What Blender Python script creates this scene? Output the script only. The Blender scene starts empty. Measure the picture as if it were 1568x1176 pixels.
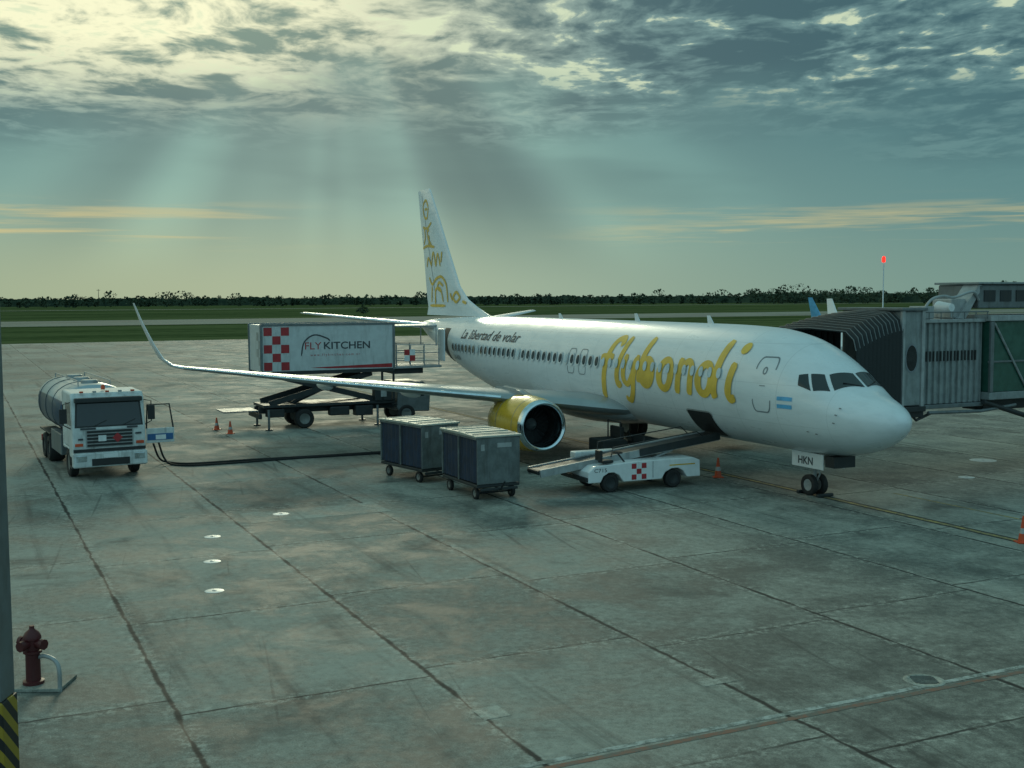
import bpy, math, random
import numpy as np
from mathutils import Vector, Matrix
random.seed(4); rng=np.random.default_rng(7)
sc=bpy.context.scene
sc.view_settings.view_transform='Standard'; sc.view_settings.look='None'; sc.view_settings.exposure=0
YAW=1.122
E=np.array([-math.cos(YAW),math.sin(YAW)]); S=np.array([-math.sin(YAW),-math.cos(YAW)])
NOSE=np.array([11.43,33.41])
SUN_AZ=math.radians(-8.5); SUN_EL=math.radians(18)
SD=Vector((math.sin(SUN_AZ)*math.cos(SUN_EL),math.cos(SUN_AZ)*math.cos(SUN_EL),math.sin(SUN_EL)))
# ---------------------------------------------------------------- node helper
class NT:
    def __init__(s,tree): s.t=tree; s.t.nodes.clear()
    def n(s,kind,**kw):
        x=s.t.nodes.new(kind)
        for k,v in kw.items(): setattr(x,k,v)
        return x
    def l(s,a,b): s.t.links.new(a,b)
    def put(s,sock,v):
        if isinstance(v,bpy.types.NodeSocket): s.l(v,sock)
        elif v is not None: sock.default_value=v
    def m(s,op,a,b=None,c=None,clamp=False):
        x=s.n('ShaderNodeMath',operation=op,use_clamp=clamp)
        s.put(x.inputs[0],a); s.put(x.inputs[1],b); s.put(x.inputs[2],c); return x.outputs[0]
    def v(s,op,a,b=None,scale=None):
        x=s.n('ShaderNodeVectorMath',operation=op)
        s.put(x.inputs[0],a); s.put(x.inputs[1],b)
        if scale is not None: s.put(x.inputs[3],scale)
        return x.outputs['Value'] if op in('DOT_PRODUCT','LENGTH') else x.outputs[0]
    def ss(s,x,a,b,lo=0.,hi=1.):
        r=s.n('ShaderNodeMapRange',interpolation_type='SMOOTHSTEP')
        s.put(r.inputs[0],x)
        for i,val in zip((1,2,3,4),(a,b,lo,hi)): s.put(r.inputs[i],val)
        return r.outputs[0]
    def noise(s,vec,scale,detail=3.,rough=.5,dist=0.,dim='3D',w=None):
        x=s.n('ShaderNodeTexNoise',noise_dimensions=dim)
        if vec is not None: s.l(vec,x.inputs['Vector'])
        if w is not None: s.put(x.inputs['W'],w)
        x.inputs['Scale'].default_value=scale; x.inputs['Detail'].default_value=detail
        x.inputs['Roughness'].default_value=rough; x.inputs['Distortion'].default_value=dist
        return x.outputs[0]
    def mix(s,f,a,b,blend='MIX'):
        x=s.n('ShaderNodeMix',data_type='RGBA',blend_type=blend)
        s.put(x.inputs[0],f)
        for i,c in ((6,a),(7,b)):
            if isinstance(c,(tuple,list)): c=tuple(c)+(1.,) if len(c)==3 else c
            s.put(x.inputs[i],c)
        return x.outputs[2]
    def comb(s,a,b,c):
        x=s.n('ShaderNodeCombineXYZ'); s.put(x.inputs[0],a);s.put(x.inputs[1],b);s.put(x.inputs[2],c); return x.outputs[0]
    def sep(s,v):
        x=s.n('ShaderNodeSeparateXYZ'); s.l(v,x.inputs[0]); return x.outputs
def new_mat(name):
    m=bpy.data.materials.new(name); m.use_nodes=True; t=NT(m.node_tree)
    o=t.n('ShaderNodeOutputMaterial'); b=t.n('ShaderNodeBsdfPrincipled'); t.l(b.outputs[0],o.inputs[0])
    return m,t,b
def mat(name,col,rough=.5,metal=0.,var=.12,nscale=3.,bump=0.,coat=0.,dirt=0.,emit=0.,spec=.5):
    m,t,b=new_mat(name)
    co=t.n('ShaderNodeTexCoord').outputs['Object']
    n1=t.noise(co,nscale,4,.65)
    c=t.mix(t.ss(n1,.35,.65),tuple(x*(1-var) for x in col),tuple(min(1,x*(1+var)) for x in col))
    if dirt:
        st=t.noise(t.v('MULTIPLY',co,(1.3,1.3,.25)),3.5,4,.65)
        c=t.mix(t.ss(st,.5,.75,0,dirt),c,(.07,.065,.055))
    t.put(b.inputs['Base Color'],c)
    t.put(b.inputs['Roughness'],t.ss(n1,.3,.7,max(.03,rough-.08),min(1,rough+.08)))
    b.inputs['Metallic'].default_value=metal; b.inputs['Coat Weight'].default_value=coat
    b.inputs['Specular IOR Level'].default_value=spec
    if bump:
        bn=t.n('ShaderNodeBump'); bn.inputs['Strength'].default_value=bump; bn.inputs['Distance'].default_value=.02
        t.l(n1,bn.inputs['Height']); t.l(bn.outputs[0],b.inputs['Normal'])
    if emit:
        b.inputs['Emission Color'].default_value=tuple(col)+(1,); b.inputs['Emission Strength'].default_value=emit
    return m
# ---------------------------------------------------------------- mesh helpers
def link(o,parent=None):
    sc.collection.objects.link(o)
    if parent is not None: o.parent=parent
    return o
def empty(name,loc=(0,0,0),rz=0.):
    o=bpy.data.objects.new(name,None); o.location=loc; o.rotation_euler=(0,0,rz); o.empty_display_size=.3
    return link(o)
def mesh(name,v,f,m,parent=None,smooth=False,autos=None):
    me=bpy.data.meshes.new(name); me.from_pydata([tuple(map(float,p)) for p in v],[],[tuple(map(int,q)) for q in f]); me.update()
    if m is not None: me.materials.append(m)
    if smooth:
        me.polygons.foreach_set('use_smooth',[True]*len(me.polygons))
        if autos:
            try: me.set_sharp_from_angle(angle=math.radians(autos))
            except Exception: pass
    return link(bpy.data.objects.new(name,me),parent)
def box(name,x0,x1,y0,y1,z0,z1,m,parent=None,bev=.015,rot=None,loc=None):
    v=[(x,y,z) for x in(x0,x1) for y in(y0,y1) for z in(z0,z1)]
    f=[(0,1,3,2),(4,6,7,5),(0,4,5,1),(2,3,7,6),(0,2,6,4),(1,5,7,3)]
    o=mesh(name,v,f,m,parent)
    if bev:
        b=o.modifiers.new('b','BEVEL'); b.width=bev; b.segments=2; b.limit_method='ANGLE'
    if rot: o.rotation_euler=rot
    if loc: o.location=loc
    return o
def tube(name,pts,r,m,parent=None,seg=10,cap=True):
    P=[Vector(p) for p in pts]; R=r if isinstance(r,(list,tuple)) else [r]*len(P)
    v=[];f=[];up=None
    for i,p in enumerate(P):
        d=(P[min(i+1,len(P)-1)]-P[max(i-1,0)]).normalized()
        if up is None: up=Vector((0,0,1)) if abs(d.z)<.9 else Vector((1,0,0))
        a=d.cross(up).normalized(); b=a.cross(d).normalized(); up=b
        for k in range(seg):
            t=2*math.pi*k/seg; v.append(p+a*math.cos(t)*R[i]+b*math.sin(t)*R[i])
    for i in range(len(P)-1):
        for k in range(seg):
            k2=(k+1)%seg; f.append((i*seg+k,i*seg+k2,(i+1)*seg+k2,(i+1)*seg+k))
    if cap: f.append(tuple(range(seg))[::-1]); f.append(tuple((len(P)-1)*seg+k for k in range(seg)))
    return mesh(name,v,f,m,parent,True,50)
def lathe(name,prof,c,axis,m,parent=None,seg=40,sz=1.):
    v=[];f=[]
    for (a,r) in prof:
        for k in range(seg):
            t=2*math.pi*k/seg; p,q=r*math.cos(t),r*math.sin(t)
            if axis=='x': w=(c[0]+a,c[1]+p,c[2]+q*(sz if q<0 else 1))
            elif axis=='y': w=(c[0]+p,c[1]+a,c[2]+q)
            else: w=(c[0]+p,c[1]+q,c[2]+a)
            v.append(w)
    n=len(prof)
    for i in range(n-1):
        for k in range(seg):
            k2=(k+1)%seg; f.append((i*seg+k,i*seg+k2,(i+1)*seg+k2,(i+1)*seg+k))
    return mesh(name,v,f,m,parent,True,40)
def wheel(name,c,r,w,parent,hub=None,axis='y'):
    h=w/2
    lathe(name+'_tyre',[(-h*.8,r*.55),(-h,r*.62),(-h,r*.88),(-h*.75,r*.98),(0,r),(h*.75,r*.98),(h,r*.88),(h,r*.62),(h*.8,r*.55)],c,axis,M['rubber'],parent,28)
    lathe(name+'_rim',[(-h*.55,.01),(-h*.55,r*.3),(-h*.8,r*.5),(-h*.8,r*.57),(h*.8,r*.57),(h*.8,r*.5),(h*.55,r*.3),(h*.55,.01)],c,axis,hub or M['hub'],parent,20)
def text_mesh(s,size,shear=0.,bold=0.):
    cu=bpy.data.curves.new('t','FONT'); cu.body=s; cu.size=size; cu.shear=shear; cu.offset=bold; cu.resolution_u=3
    o=bpy.data.objects.new('t',cu); sc.collection.objects.link(o); bpy.context.view_layer.update()
    dg=bpy.context.evaluated_depsgraph_get(); me=o.evaluated_get(dg).to_mesh()
    v=[tuple(p.co) for p in me.vertices]; f=[tuple(p.vertices) for p in me.polygons]
    o.evaluated_get(dg).to_mesh_clear(); bpy.data.objects.remove(o); return v,f
def text(name,s,size,fn,m,parent,**kw):
    v,f=text_mesh(s,size,**kw); return mesh(name,[fn(p[0],p[1]) for p in v],f,m,parent)
def catmull(P,n=8):
    P=[np.array(p,float) for p in P]; Q=[2*P[0]-P[1]]+P+[2*P[-1]-P[-2]]; out=[]
    for i in range(1,len(Q)-2):
        for k in range(n):
            t=k/n; a,b,c,d=Q[i-1],Q[i],Q[i+1],Q[i+2]
            out.append(.5*((2*b)+(-a+c)*t+(2*a-5*b+4*c-d)*t*t+(-a+3*b-3*c+d)*t**3))
    out.append(P[-1]); return out
def ribbon(name,pts,w,fn,m,parent,n=8,closed=False,smooth=True,vary=0.):
    P=catmull(pts,n) if smooth else [np.array(p,float) for p in pts]
    K=len(P); v=[];f=[];C=4
    for i,p in enumerate(P):
        d=P[(i+1)%K if closed else min(i+1,K-1)]-P[(i-1)%K if closed else max(i-1,0)]
        d=d/(np.linalg.norm(d)+1e-9); nn=np.array([-d[1],d[0]])
        ww=w*(1 if (closed or 0<i<K-1) else .6)*(1-vary*abs(d[0]))
        for c in range(C+1): v.append(fn(*(p+nn*ww*(c/C-.5))))
    for i in range(K if closed else K-1):
        j=(i+1)%K
        for c in range(C): f.append((i*(C+1)+c,i*(C+1)+c+1,j*(C+1)+c+1,j*(C+1)+c))
    return mesh(name,v,f,m,parent,True)
def disc(name,c,rx,rz,fn,m,parent,n=28):
    v=[fn(*c)]; f=[]; R=4
    for r in range(1,R+1):
        for k in range(n):
            t=2*math.pi*k/n; v.append(fn(c[0]+rx*r/R*math.cos(t),c[1]+rz*r/R*math.sin(t)))
    for k in range(n): f.append((0,1+k,1+(k+1)%n))
    for r in range(R-1):
        for k in range(n):
            k2=(k+1)%n; f.append((1+r*n+k,1+(r+1)*n+k,1+(r+1)*n+k2,1+r*n+k2))
    return mesh(name,v,f,m,parent)
def ell(c,rx,rz,n=32): return [(c[0]+rx*math.cos(2*math.pi*k/n),c[1]+rz*math.sin(2*math.pi*k/n)) for k in range(n)]
# ---------------------------------------------------------------- materials
M={}
M['rubber']=mat('rubber',(.018,.018,.018),.75)
M['hub']=mat('hub_grey',(.2,.21,.2),.5,.3,dirt=.5)
M['white']=mat('white_paint',(.74,.76,.76),.35,coat=.2,var=.04,dirt=.12)
M['whited']=mat('white_paint_dirty',(.60,.63,.62),.45,var=.1,dirt=.45)
M['black']=mat('black_paint',(.02,.021,.022),.5)
M['dark']=mat('dark_steel',(.035,.04,.042),.55,.3,dirt=.3)
M['grey']=mat('grey_metal',(.16,.18,.185),.5,.3,dirt=.4)
M['lgrey']=mat('light_grey_metal',(.36,.38,.38),.45,.2,dirt=.35)
M['bridge']=mat('bridge_cladding',(.24,.27,.27),.5,.1,dirt=.45)
M['chrome']=mat('polished_metal',(.62,.70,.74),.18,1.)
M['glass']=mat('dark_glass',(.012,.018,.022),.06,coat=.5)
M['shade']=mat('window_blind_down',(.52,.63,.68),.3)
M['yellow']=mat('yellow_paint',(.66,.40,.03),.3,coat=.3,var=.08)
M['gold']=mat('logo_gold',(.78,.50,.07),.4,var=.12,nscale=1.2)
M['goldl']=mat('tail_gold',(.72,.46,.08),.4)
M['red']=mat('red_paint',(.38,.025,.03),.45)
M['blue']=mat('blue_paint',(.03,.12,.3),.4)
M['cyan']=mat('light_blue_paint',(.12,.42,.7),.4)
M['orange']=mat('cone_orange',(.62,.08,.02),.5,dirt=.3)
M['line']=mat('door_outline',(.2,.23,.25),.5)
M['text']=mat('dark_grey_lettering',(.05,.055,.065),.5)
M['curtain']=mat('curtain_blue',(.015,.028,.055),.6,var=.25,dirt=.25,bump=.3)
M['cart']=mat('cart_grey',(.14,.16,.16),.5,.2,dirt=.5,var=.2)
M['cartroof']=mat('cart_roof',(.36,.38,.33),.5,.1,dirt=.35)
M['bellows']=mat('bellows_fabric',(.03,.035,.036),.7,bump=.3)
M['hyd']=mat('hydrant_red',(.075,.007,.009),.5,dirt=.2)
M['gglass']=mat('green_glass',(.03,.10,.075),.12,coat=.4)
M['sky_lamp']=mat('red_lamp',(.9,.02,.01),.3,emit=2.)
m,t,b=new_mat('aircraft_paint'); M['ac']=m
co=t.n('ShaderNodeTexCoord').outputs['Object']; X,Y,Z=t.sep(co)
l1=t.ss(t.m('PINGPONG',X,.95),.006,.02,1,0); l2=t.ss(t.m('PINGPONG',t.m('ADD',Z,.1),.62),.004,.014,1,0)
pl=t.m('MULTIPLY',t.m('MAXIMUM',l1,l2),t.ss(X,1.,3.,.05,.22))
n1=t.noise(t.v('MULTIPLY',co,(.5,1,2.)),1.6,4,.6)
c=t.mix(t.ss(n1,.42,.75,0,.25),(.76,.80,.82),(.44,.48,.49))
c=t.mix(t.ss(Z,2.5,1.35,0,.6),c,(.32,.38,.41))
c=t.mix(pl,c,(.2,.23,.25)); t.put(b.inputs['Base Color'],c)
b.inputs['Coat Weight'].default_value=.35; b.inputs['Coat Roughness'].default_value=.12
t.put(b.inputs['Roughness'],t.ss(n1,.3,.7,.26,.42))
m,t,b=new_mat('wing_paint'); M['wing']=m
co=t.n('ShaderNodeTexCoord').outputs['Object']; n1=t.noise(co,.9,4,.6)
t.put(b.inputs['Base Color'],t.mix(n1,(.25,.28,.29),(.40,.45,.46))); b.inputs['Roughness'].default_value=.3; b.inputs['Metallic'].default_value=.25
def concrete(name,mul=1.,joints=True):
    m,t,b=new_mat(name)
    P=t.n('ShaderNodeTexCoord').outputs['Object']
    med=t.noise(P,.5,7,.72,.4); fine=t.noise(P,5.5,5,.8)
    wob=t.m('MULTIPLY',t.m('SUBTRACT',t.noise(P,1.1,4,.7),.5),.15)
    uu=t.v('DOT_PRODUCT',P,(float(E[0]),float(E[1]),0)); vv=t.m('ADD',t.v('DOT_PRODUCT',P,(float(S[0]),float(S[1]),0)),2.9)
    col=t.m('FLOOR',t.m('DIVIDE',vv,4.2))
    off=t.m('MULTIPLY',t.m('FRACT',t.m('MULTIPLY',col,.37)),1.2)
    u2=t.m('ADD',t.m('SUBTRACT',uu,24.2),off)
    row=t.m('FLOOR',t.m('DIVIDE',u2,5.5))
    d1=t.m('PINGPONG',t.m('ADD',vv,wob),2.1); d2=t.m('PINGPONG',t.m('ADD',u2,wob),2.75)
    jn=t.ss(med,.38,.6)
    j1=t.ss(d1,t.m('MULTIPLY',jn,.025),t.m('ADD',t.m('MULTIPLY',jn,.05),.032),1,0)
    j2=t.m('MULTIPLY',t.ss(d2,.012,.045,1,0),t.ss(med,.42,.56,.45,.95))
    jj=t.m('MAXIMUM',j1,j2)
    edge=t.m('MULTIPLY',t.ss(t.m('MINIMUM',d1,d2),.03,.34,1,0),t.ss(fine,.49,.60))
    wnz=t.n('ShaderNodeTexWhiteNoise',noise_dimensions='3D'); t.l(t.comb(col,row,3.),wnz.inputs[0])
    slab=wnz.outputs[0]
    big=t.noise(P,.09,3,.55); grit=t.noise(P,38.,2,.85)
    v=t.m('ADD',t.m('MULTIPLY',big,.55),t.m('ADD',t.m('MULTIPLY',med,1.25),t.m('MULTIPLY',fine,.85)))
    v=t.m('ADD',v,t.m('ADD',t.m('MULTIPLY',slab,.18),t.m('MULTIPLY',grit,.65)))
    v=t.ss(v,1.40,2.08)
    c=t.mix(v,tuple(x*mul for x in(.085,.092,.082)),tuple(x*mul for x in(.34,.35,.305)))
    st=t.ss(t.noise(P,.23,5,.7,.5),.52,.68,0,.68); c=t.mix(st,c,(.05,.053,.048))
    rb=t.v('MULTIPLY',t.comb(uu,vv,0.),(.06,1.4,1.)); c=t.mix(t.ss(t.noise(rb,1.,4,.65),.53,.72,0,.6),c,(.045,.048,.045))
    tm=t.v('MULTIPLY',t.comb(t.m('ADD',uu,t.m('MULTIPLY',vv,-.25)),t.m('ADD',vv,t.m('MULTIPLY',uu,.18)),5.),(.12,5.,1.)); c=t.mix(t.ss(t.noise(tm,1.,2,.5),.66,.74,0,.45),c,(.04,.042,.04))
    sk=t.v('MULTIPLY',t.comb(t.m('ADD',uu,t.m('MULTIPLY',vv,.6)),vv,0.),(1.,9.,1.)); c=t.mix(t.ss(t.noise(sk,1.6,5,.78),.60,.72,0,.6),c,(.44,.45,.40))
    fl=t.m('MULTIPLY',t.ss(fine,.60,.68),t.ss(med,.48,.58)); c=t.mix(t.m('MULTIPLY',fl,.65),c,(.48,.49,.43))
    c=t.mix(t.m('MULTIPLY',edge,.5),c,(.48,.49,.43))
    if joints: c=t.mix(t.m('MULTIPLY',jj,.93),c,(.012,.013,.012))
    t.put(b.inputs['Base Color'],c)
    t.put(b.inputs['Roughness'],t.ss(med,.35,.65,.62,.88)); b.inputs['Specular IOR Level'].default_value=.28
    bn=t.n('ShaderNodeBump'); bn.inputs['Strength'].default_value=.45; bn.inputs['Distance'].default_value=.015
    t.l(t.m('ADD',t.m('MULTIPLY',grit,.5),fine),bn.inputs['Height']); t.l(bn.outputs[0],b.inputs['Normal'])
    return m
M['concrete']=concrete('apron_concrete')
M['patch']=concrete('pale_concrete',1.4,False)
M['taxi']=mat('taxiway_concrete',(.18,.20,.17),.95,nscale=.03,var=.2,spec=.1)
m,t,b=new_mat('grass'); M['grass']=m
P=t.n('ShaderNodeTexCoord').outputs['Object']
uu=t.v('DOT_PRODUCT',P,(float(E[0]),float(E[1]),0)); vv=t.v('DOT_PRODUCT',P,(float(S[0]),float(S[1]),0))
q=t.comb(t.m('MULTIPLY',uu,.06),t.m('MULTIPLY',vv,.008),0.)
g=t.m('ADD',t.m('MULTIPLY',t.noise(q,1.,5,.7),.7),t.m('MULTIPLY',t.noise(P,.3,4,.7),.3))
c=t.mix(t.ss(g,.35,.65),(.032,.055,.02),(.115,.14,.06)); t.put(b.inputs['Base Color'],c); b.inputs['Roughness'].default_value=1.; b.inputs['Specular IOR Level'].default_value=.0
def worn(key,name,ca,cb,a=.38,b_=.6):
    m,t,b=new_mat(name); M[key]=m
    n=t.noise(t.n('ShaderNodeTexCoord').outputs['Object'],4.,5,.75)
    t.put(b.inputs['Base Color'],t.mix(t.ss(n,a,b_),ca,cb)); b.inputs['Roughness'].default_value=.8; b.inputs['Specular IOR Level'].default_value=.2
worn('ymark','worn_yellow_marking',(.44,.33,.12),(.18,.16,.11),.36,.6)
worn('wmark','worn_white_marking',(.44,.48,.45),(.17,.19,.17))
worn('rmark','worn_red_marking',(.26,.13,.09),(.15,.15,.13))
worn('tar','bitumen_strip',(.02,.02,.02),(.07,.07,.065))
m,t,b=new_mat('hazard_stripes'); M['hazard']=m
X,Y,Z=t.sep(t.n('ShaderNodeTexCoord').outputs['Object'])
f=t.m('GREATER_THAN',t.m('FRACT',t.m('MULTIPLY',t.m('ADD',t.m('ADD',X,Y),Z),3.2)),.5)
t.put(b.inputs['Base Color'],t.mix(f,(.015,.015,.015),(.34,.23,.02))); b.inputs['Roughness'].default_value=.5
m,t,b=new_mat('foliage'); M['foliage']=m
oi=t.n('ShaderNodeTexCoord').outputs['Object']; n=t.noise(oi,.12,3,.7)
t.put(b.inputs['Base Color'],t.mix(t.ss(n,.35,.65),(.04,.062,.045),(.085,.11,.07))); b.inputs['Roughness'].default_value=1.; b.inputs['Specular IOR Level'].default_value=0.
# ---------------------------------------------------------------- world
w=bpy.data.worlds.new('World'); sc.world=w; w.use_nodes=True; t=NT(w.node_tree)
try: w.cycles.sampling_method='MANUAL'; w.cycles.sample_map_resolution=256
except Exception: pass
out=t.n('ShaderNodeOutputWorld')
sky=t.n('ShaderNodeTexSky',sky_type='NISHITA'); sky.sun_disc=False; sky.sun_elevation=SUN_EL; sky.sun_rotation=SUN_AZ
bg1=t.n('ShaderNodeBackground'); t.l(sky.outputs[0],bg1.inputs[0]); bg1.inputs[1].default_value=.06
d=t.v('NORMALIZE',t.n('ShaderNodeTexCoord').outputs['Generated']); dx,dy,dz=t.sep(d)
dzp=t.m('MAXIMUM',dz,.0)
cr=t.n('ShaderNodeValToRGB'); t.l(dzp,cr.inputs[0]); el=cr.color_ramp.elements
cols=[(0,(.235,.375,.295)),(.035,(.195,.335,.28)),(.075,(.128,.272,.26)),(.13,(.083,.205,.215)),(.2,(.067,.17,.185)),(.4,(.14,.31,.32)),(1,(.20,.43,.45))]
while len(el)<len(cols): el.new(.5)
for e_,(p_,c_) in zip(el,cols): e_.position=p_; e_.color=c_+(1,)
base=cr.outputs[0]
sdot=t.m('MAXIMUM',t.v('DOT_PRODUCT',d,tuple(SD)),0.)
g1=t.m('POWER',sdot,60.); g2=t.m('POWER',sdot,9.)
right=t.ss(dx,-.15,.42)
base=t.mix(t.m('MULTIPLY',right,t.ss(dy,0.,.5,0,.45)),base,(.062,.19,.22))
# warm haze low on the left
base=t.mix(t.m('MULTIPLY',t.m('MULTIPLY',t.ss(dx,.05,-.4),t.ss(dz,.10,.0)),t.ss(dy,.2,.7,0,.55)),base,(.33,.40,.25))
base=t.mix(1.,base,t.mix(t.m('ADD',t.m('MULTIPLY',g2,.045),t.m('MULTIPLY',g1,.10),clamp=True),(0,0,0),(.85,1.,.66)),'ADD')
R=Vector((math.cos(SUN_AZ),-math.sin(SUN_AZ),0)); U=R.cross(SD).normalized()
ang=t.m('ARCTAN2',t.v('DOT_PRODUCT',d,tuple(R)),t.m('MULTIPLY',t.v('DOT_PRODUCT',d,tuple(U)),-1.))
rn=t.noise(None,2.7,1.5,.5,0,'1D',t.m('ADD',ang,11.9))
fall=t.m('MULTIPLY',t.ss(sdot,.86,.985),t.ss(dz,.0,.09))
ray=t.m('MULTIPLY',t.m('SUBTRACT',rn,.46),t.m('MULTIPLY',fall,1.9))
base=t.mix(1.,base,t.mix(t.m('MAXIMUM',ray,0.),(1,1,1),(2.1,2.0,1.8)),'MULTIPLY')
base=t.mix(t.m('MULTIPLY',t.m('MAXIMUM',t.m('MULTIPLY',ray,-1.),0.),1.2),base,(.03,.10,.11))
inv=t.m('DIVIDE',1.,t.m('ADD',t.m('MAXIMUM',dz,.0),.05))
cp=t.v('SCALE',t.comb(dx,dy,0.),None,inv)
warp=t.n('ShaderNodeTexNoise'); t.l(cp,warp.inputs['Vector']); warp.inputs['Scale'].default_value=1.6; warp.inputs['Detail'].default_value=2.
cpw=t.v('ADD',t.v('MULTIPLY',cp,(1.25,.9,1.)),t.v('SCALE',warp.outputs['Color'],None,.45))
nA=t.noise(cpw,7.,5,.58); nB=t.noise(cp,1.9,4,.55,.3)
mixn=t.m('ADD',t.m('MULTIPLY',nA,.5),t.m('MULTIPLY',nB,.55))
gl=t.m('ADD',t.m('MULTIPLY',t.ss(dx,.12,-.34),t.ss(dz,.12,.22)),t.m('MULTIPLY',g1,.2),clamp=True)
tex=t.ss(t.m('ADD',mixn,t.m('MULTIPLY',gl,.05)),.455,.62)
brt=t.mix(gl,(.155,.29,.29),(.95,.95,.63)); drk=t.mix(gl,(.045,.118,.14),(.17,.28,.23))
cc=t.mix(tex,drk,brt)
spark=t.m('MULTIPLY',t.ss(mixn,.575,.64),t.ss(dz,.14,.18))
cc=t.mix(t.m('MULTIPLY',spark,.8),cc,(.70,.80,.54))
lim=t.m('ADD',dz,t.m('MULTIPLY',t.m('SUBTRACT',t.noise(t.v('MULTIPLY',d,(4,4,10)),1.,4,.55),.5),.16))
lim=t.m('ADD',lim,t.m('ADD',t.m('MULTIPLY',t.ss(dx,-.2,-.42),.03),t.m('MULTIPLY',t.ss(dx,.15,.4),.02)))
cm=t.m('MULTIPLY',t.ss(lim,.125,.20),t.ss(dz,.75,.4))
base=t.mix(cm,base,cc)
sv=t.v('MULTIPLY',t.comb(dx,dy,t.m('MULTIPLY',dz,22.)),(2.6,2.6,2.6))
sn=t.noise(sv,1.3,5,.62,.25)
band=t.m('MULTIPLY',t.ss(dz,.035,.052),t.ss(dz,.085,.062))
bandm=t.m('MAXIMUM',t.ss(dx,-.12,-.3),t.ss(dx,.0,.2,0,.75))
sm=t.m('MULTIPLY',t.m('MULTIPLY',band,bandm),t.ss(sn,.48,.64))
base=t.mix(t.m('MULTIPLY',sm,.8),base,(.56,.50,.25))
sbk=t.noise(t.v('MULTIPLY',d,(3.,3.,16.)),1.,3,.5,.2)
s2=t.m('MULTIPLY',t.ss(sbk,.46,.66),t.m('MULTIPLY',t.ss(dz,.05,.1),t.ss(dz,.20,.14)))
base=t.mix(t.m('MULTIPLY',s2,.4),base,(.05,.135,.155))
base=t.mix(t.ss(dy,.1,-.5,0,.85),base,(.27,.53,.61))
bg2=t.n('ShaderNodeBackground'); t.l(base,bg2.inputs[0]); bg2.inputs[1].default_value=1.
mx=t.n('ShaderNodeMixShader'); mx.inputs[0].default_value=.96; t.l(bg1.outputs[0],mx.inputs[1]); t.l(bg2.outputs[0],mx.inputs[2]); t.l(mx.outputs[0],out.inputs[0])
sun=bpy.data.lights.new('sun','SUN'); sun.energy=.75; sun.angle=math.radians(13); sun.color=(1.,.98,.70)
so=link(bpy.data.objects.new('sun',sun)); so.rotation_euler=(-SD).to_track_quat('-Z','Y').to_euler()
# ---------------------------------------------------------------- camera
cam=bpy.data.cameras.new('camera'); co_=link(bpy.data.objects.new('camera',cam)); cam.sensor_width=36; cam.lens=36*1776.3/1568
cam.clip_end=6000; cam.clip_start=.1
co_.matrix_world=Matrix.Translation((0,0,6.4209))@Matrix.Rotation(math.pi/2-.0757,4,'X')@Matrix.Rotation(-.0046,4,'Z')
sc.camera=co_
# ---------------------------------------------------------------- ground
def P2(a,s): p=NOSE+E*a+S*s; return p[0],p[1]
def es(e,s): p=E*e+S*s; return p[0],p[1]
def sheet(name,c,z,m):
    return mesh(name,[(x,y,z) for x,y in c],[tuple(range(len(c)))],m)
sheet('ground',[(-4000,-300),(4000,-300),(4000,5000),(-4000,5000)],-.03,M['grass'])
sheet('apron_pavement',[es(-150,150),es(-150,-320),es(178,-320),es(178,150)],0,M['concrete'])
sheet('taxiway',[es(285,900),es(285,-900),es(350,-900),es(350,900)],-.012,M['taxi'])
sheet('service_road',[es(640,1400),es(640,-1400),es(655,-1400),es(655,1400)],-.012,M['taxi'])
for o in (-.14,.14): sheet('marking_border',[P2(-9,o+.05),P2(-9,o-.05),P2(70,o-.05),P2(70,o+.05)],.004,M['tar'])
sheet('yellow_centreline_marking',[P2(-9,.085),P2(-9,-.085),P2(70,-.085),P2(70,.085)],.004,M['ymark'])
sheet('yellow_taxi_marking',[P2(-9,-2.4),P2(-9,-2.5),P2(3,-2.5),P2(3,-2.4)],.004,M['ymark'])
eR=E@np.array([.74,15.38])
sheet('white_stand_marking',[es(eR+.25,20),es(eR+.25,-30),es(eR+.37,-30),es(eR+.37,20)],.004,M['wmark'])
sheet('red_stand_marking',[es(eR+.05,20),es(eR+.05,-30),es(eR+.17,-30),es(eR+.17,20)],.004,M['rmark'])
for i,(x,y,r) in enumerate([(-6.88,34.06,.24),(-8.08,30.81,.22),(-7.33,27.87,.21),(-6.55,25.03,.21),(15.94,40.36,.28),(18.2,44.5,.5)]):
    e_=empty('pavement_inset_light',(x,y,0))
    lathe('cover',[(.012,.001),(.014,r*.8),(.004,r)],(0,0,0),'z',M['whited'],e_,24)
    lathe('lens',[(.026,.001),(.022,.04),(.013,.06)],(0,0,0),'z',M['lgrey'],e_,12)
e_=empty('manhole_cover',(6.85,18.91,0))
lathe('frame',[(.006,.0),(.006,.24),(.012,.25),(.012,.31),(.003,.34)],(0,0,0),'z',M['patch'],e_,24)
for k in range(-3,4): box('rib_%d'%(k+4),-.2,.2,k*.06-.01,k*.06+.01,.006,.012,M['dark'],e_,0)
def patch(name,cx,cy,a,bb,m='patch'):
    p=[]
    for u,v in((-1,-1),(1,-1),(1,1),(-1,1)):
        q=np.array([cx,cy])+E*u*a/2+S*v*bb/2; p.append((q[0],q[1]))
    sheet(name,p,.004,M[m])
patch('pavement_repair_patch',-.35,17.5,.5,.45); patch('pavement_repair_patch',3.4,18.9,.25,.7)
patch('pavement_repair_patch',-5.9,34.3,1.7,4.2)
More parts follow.
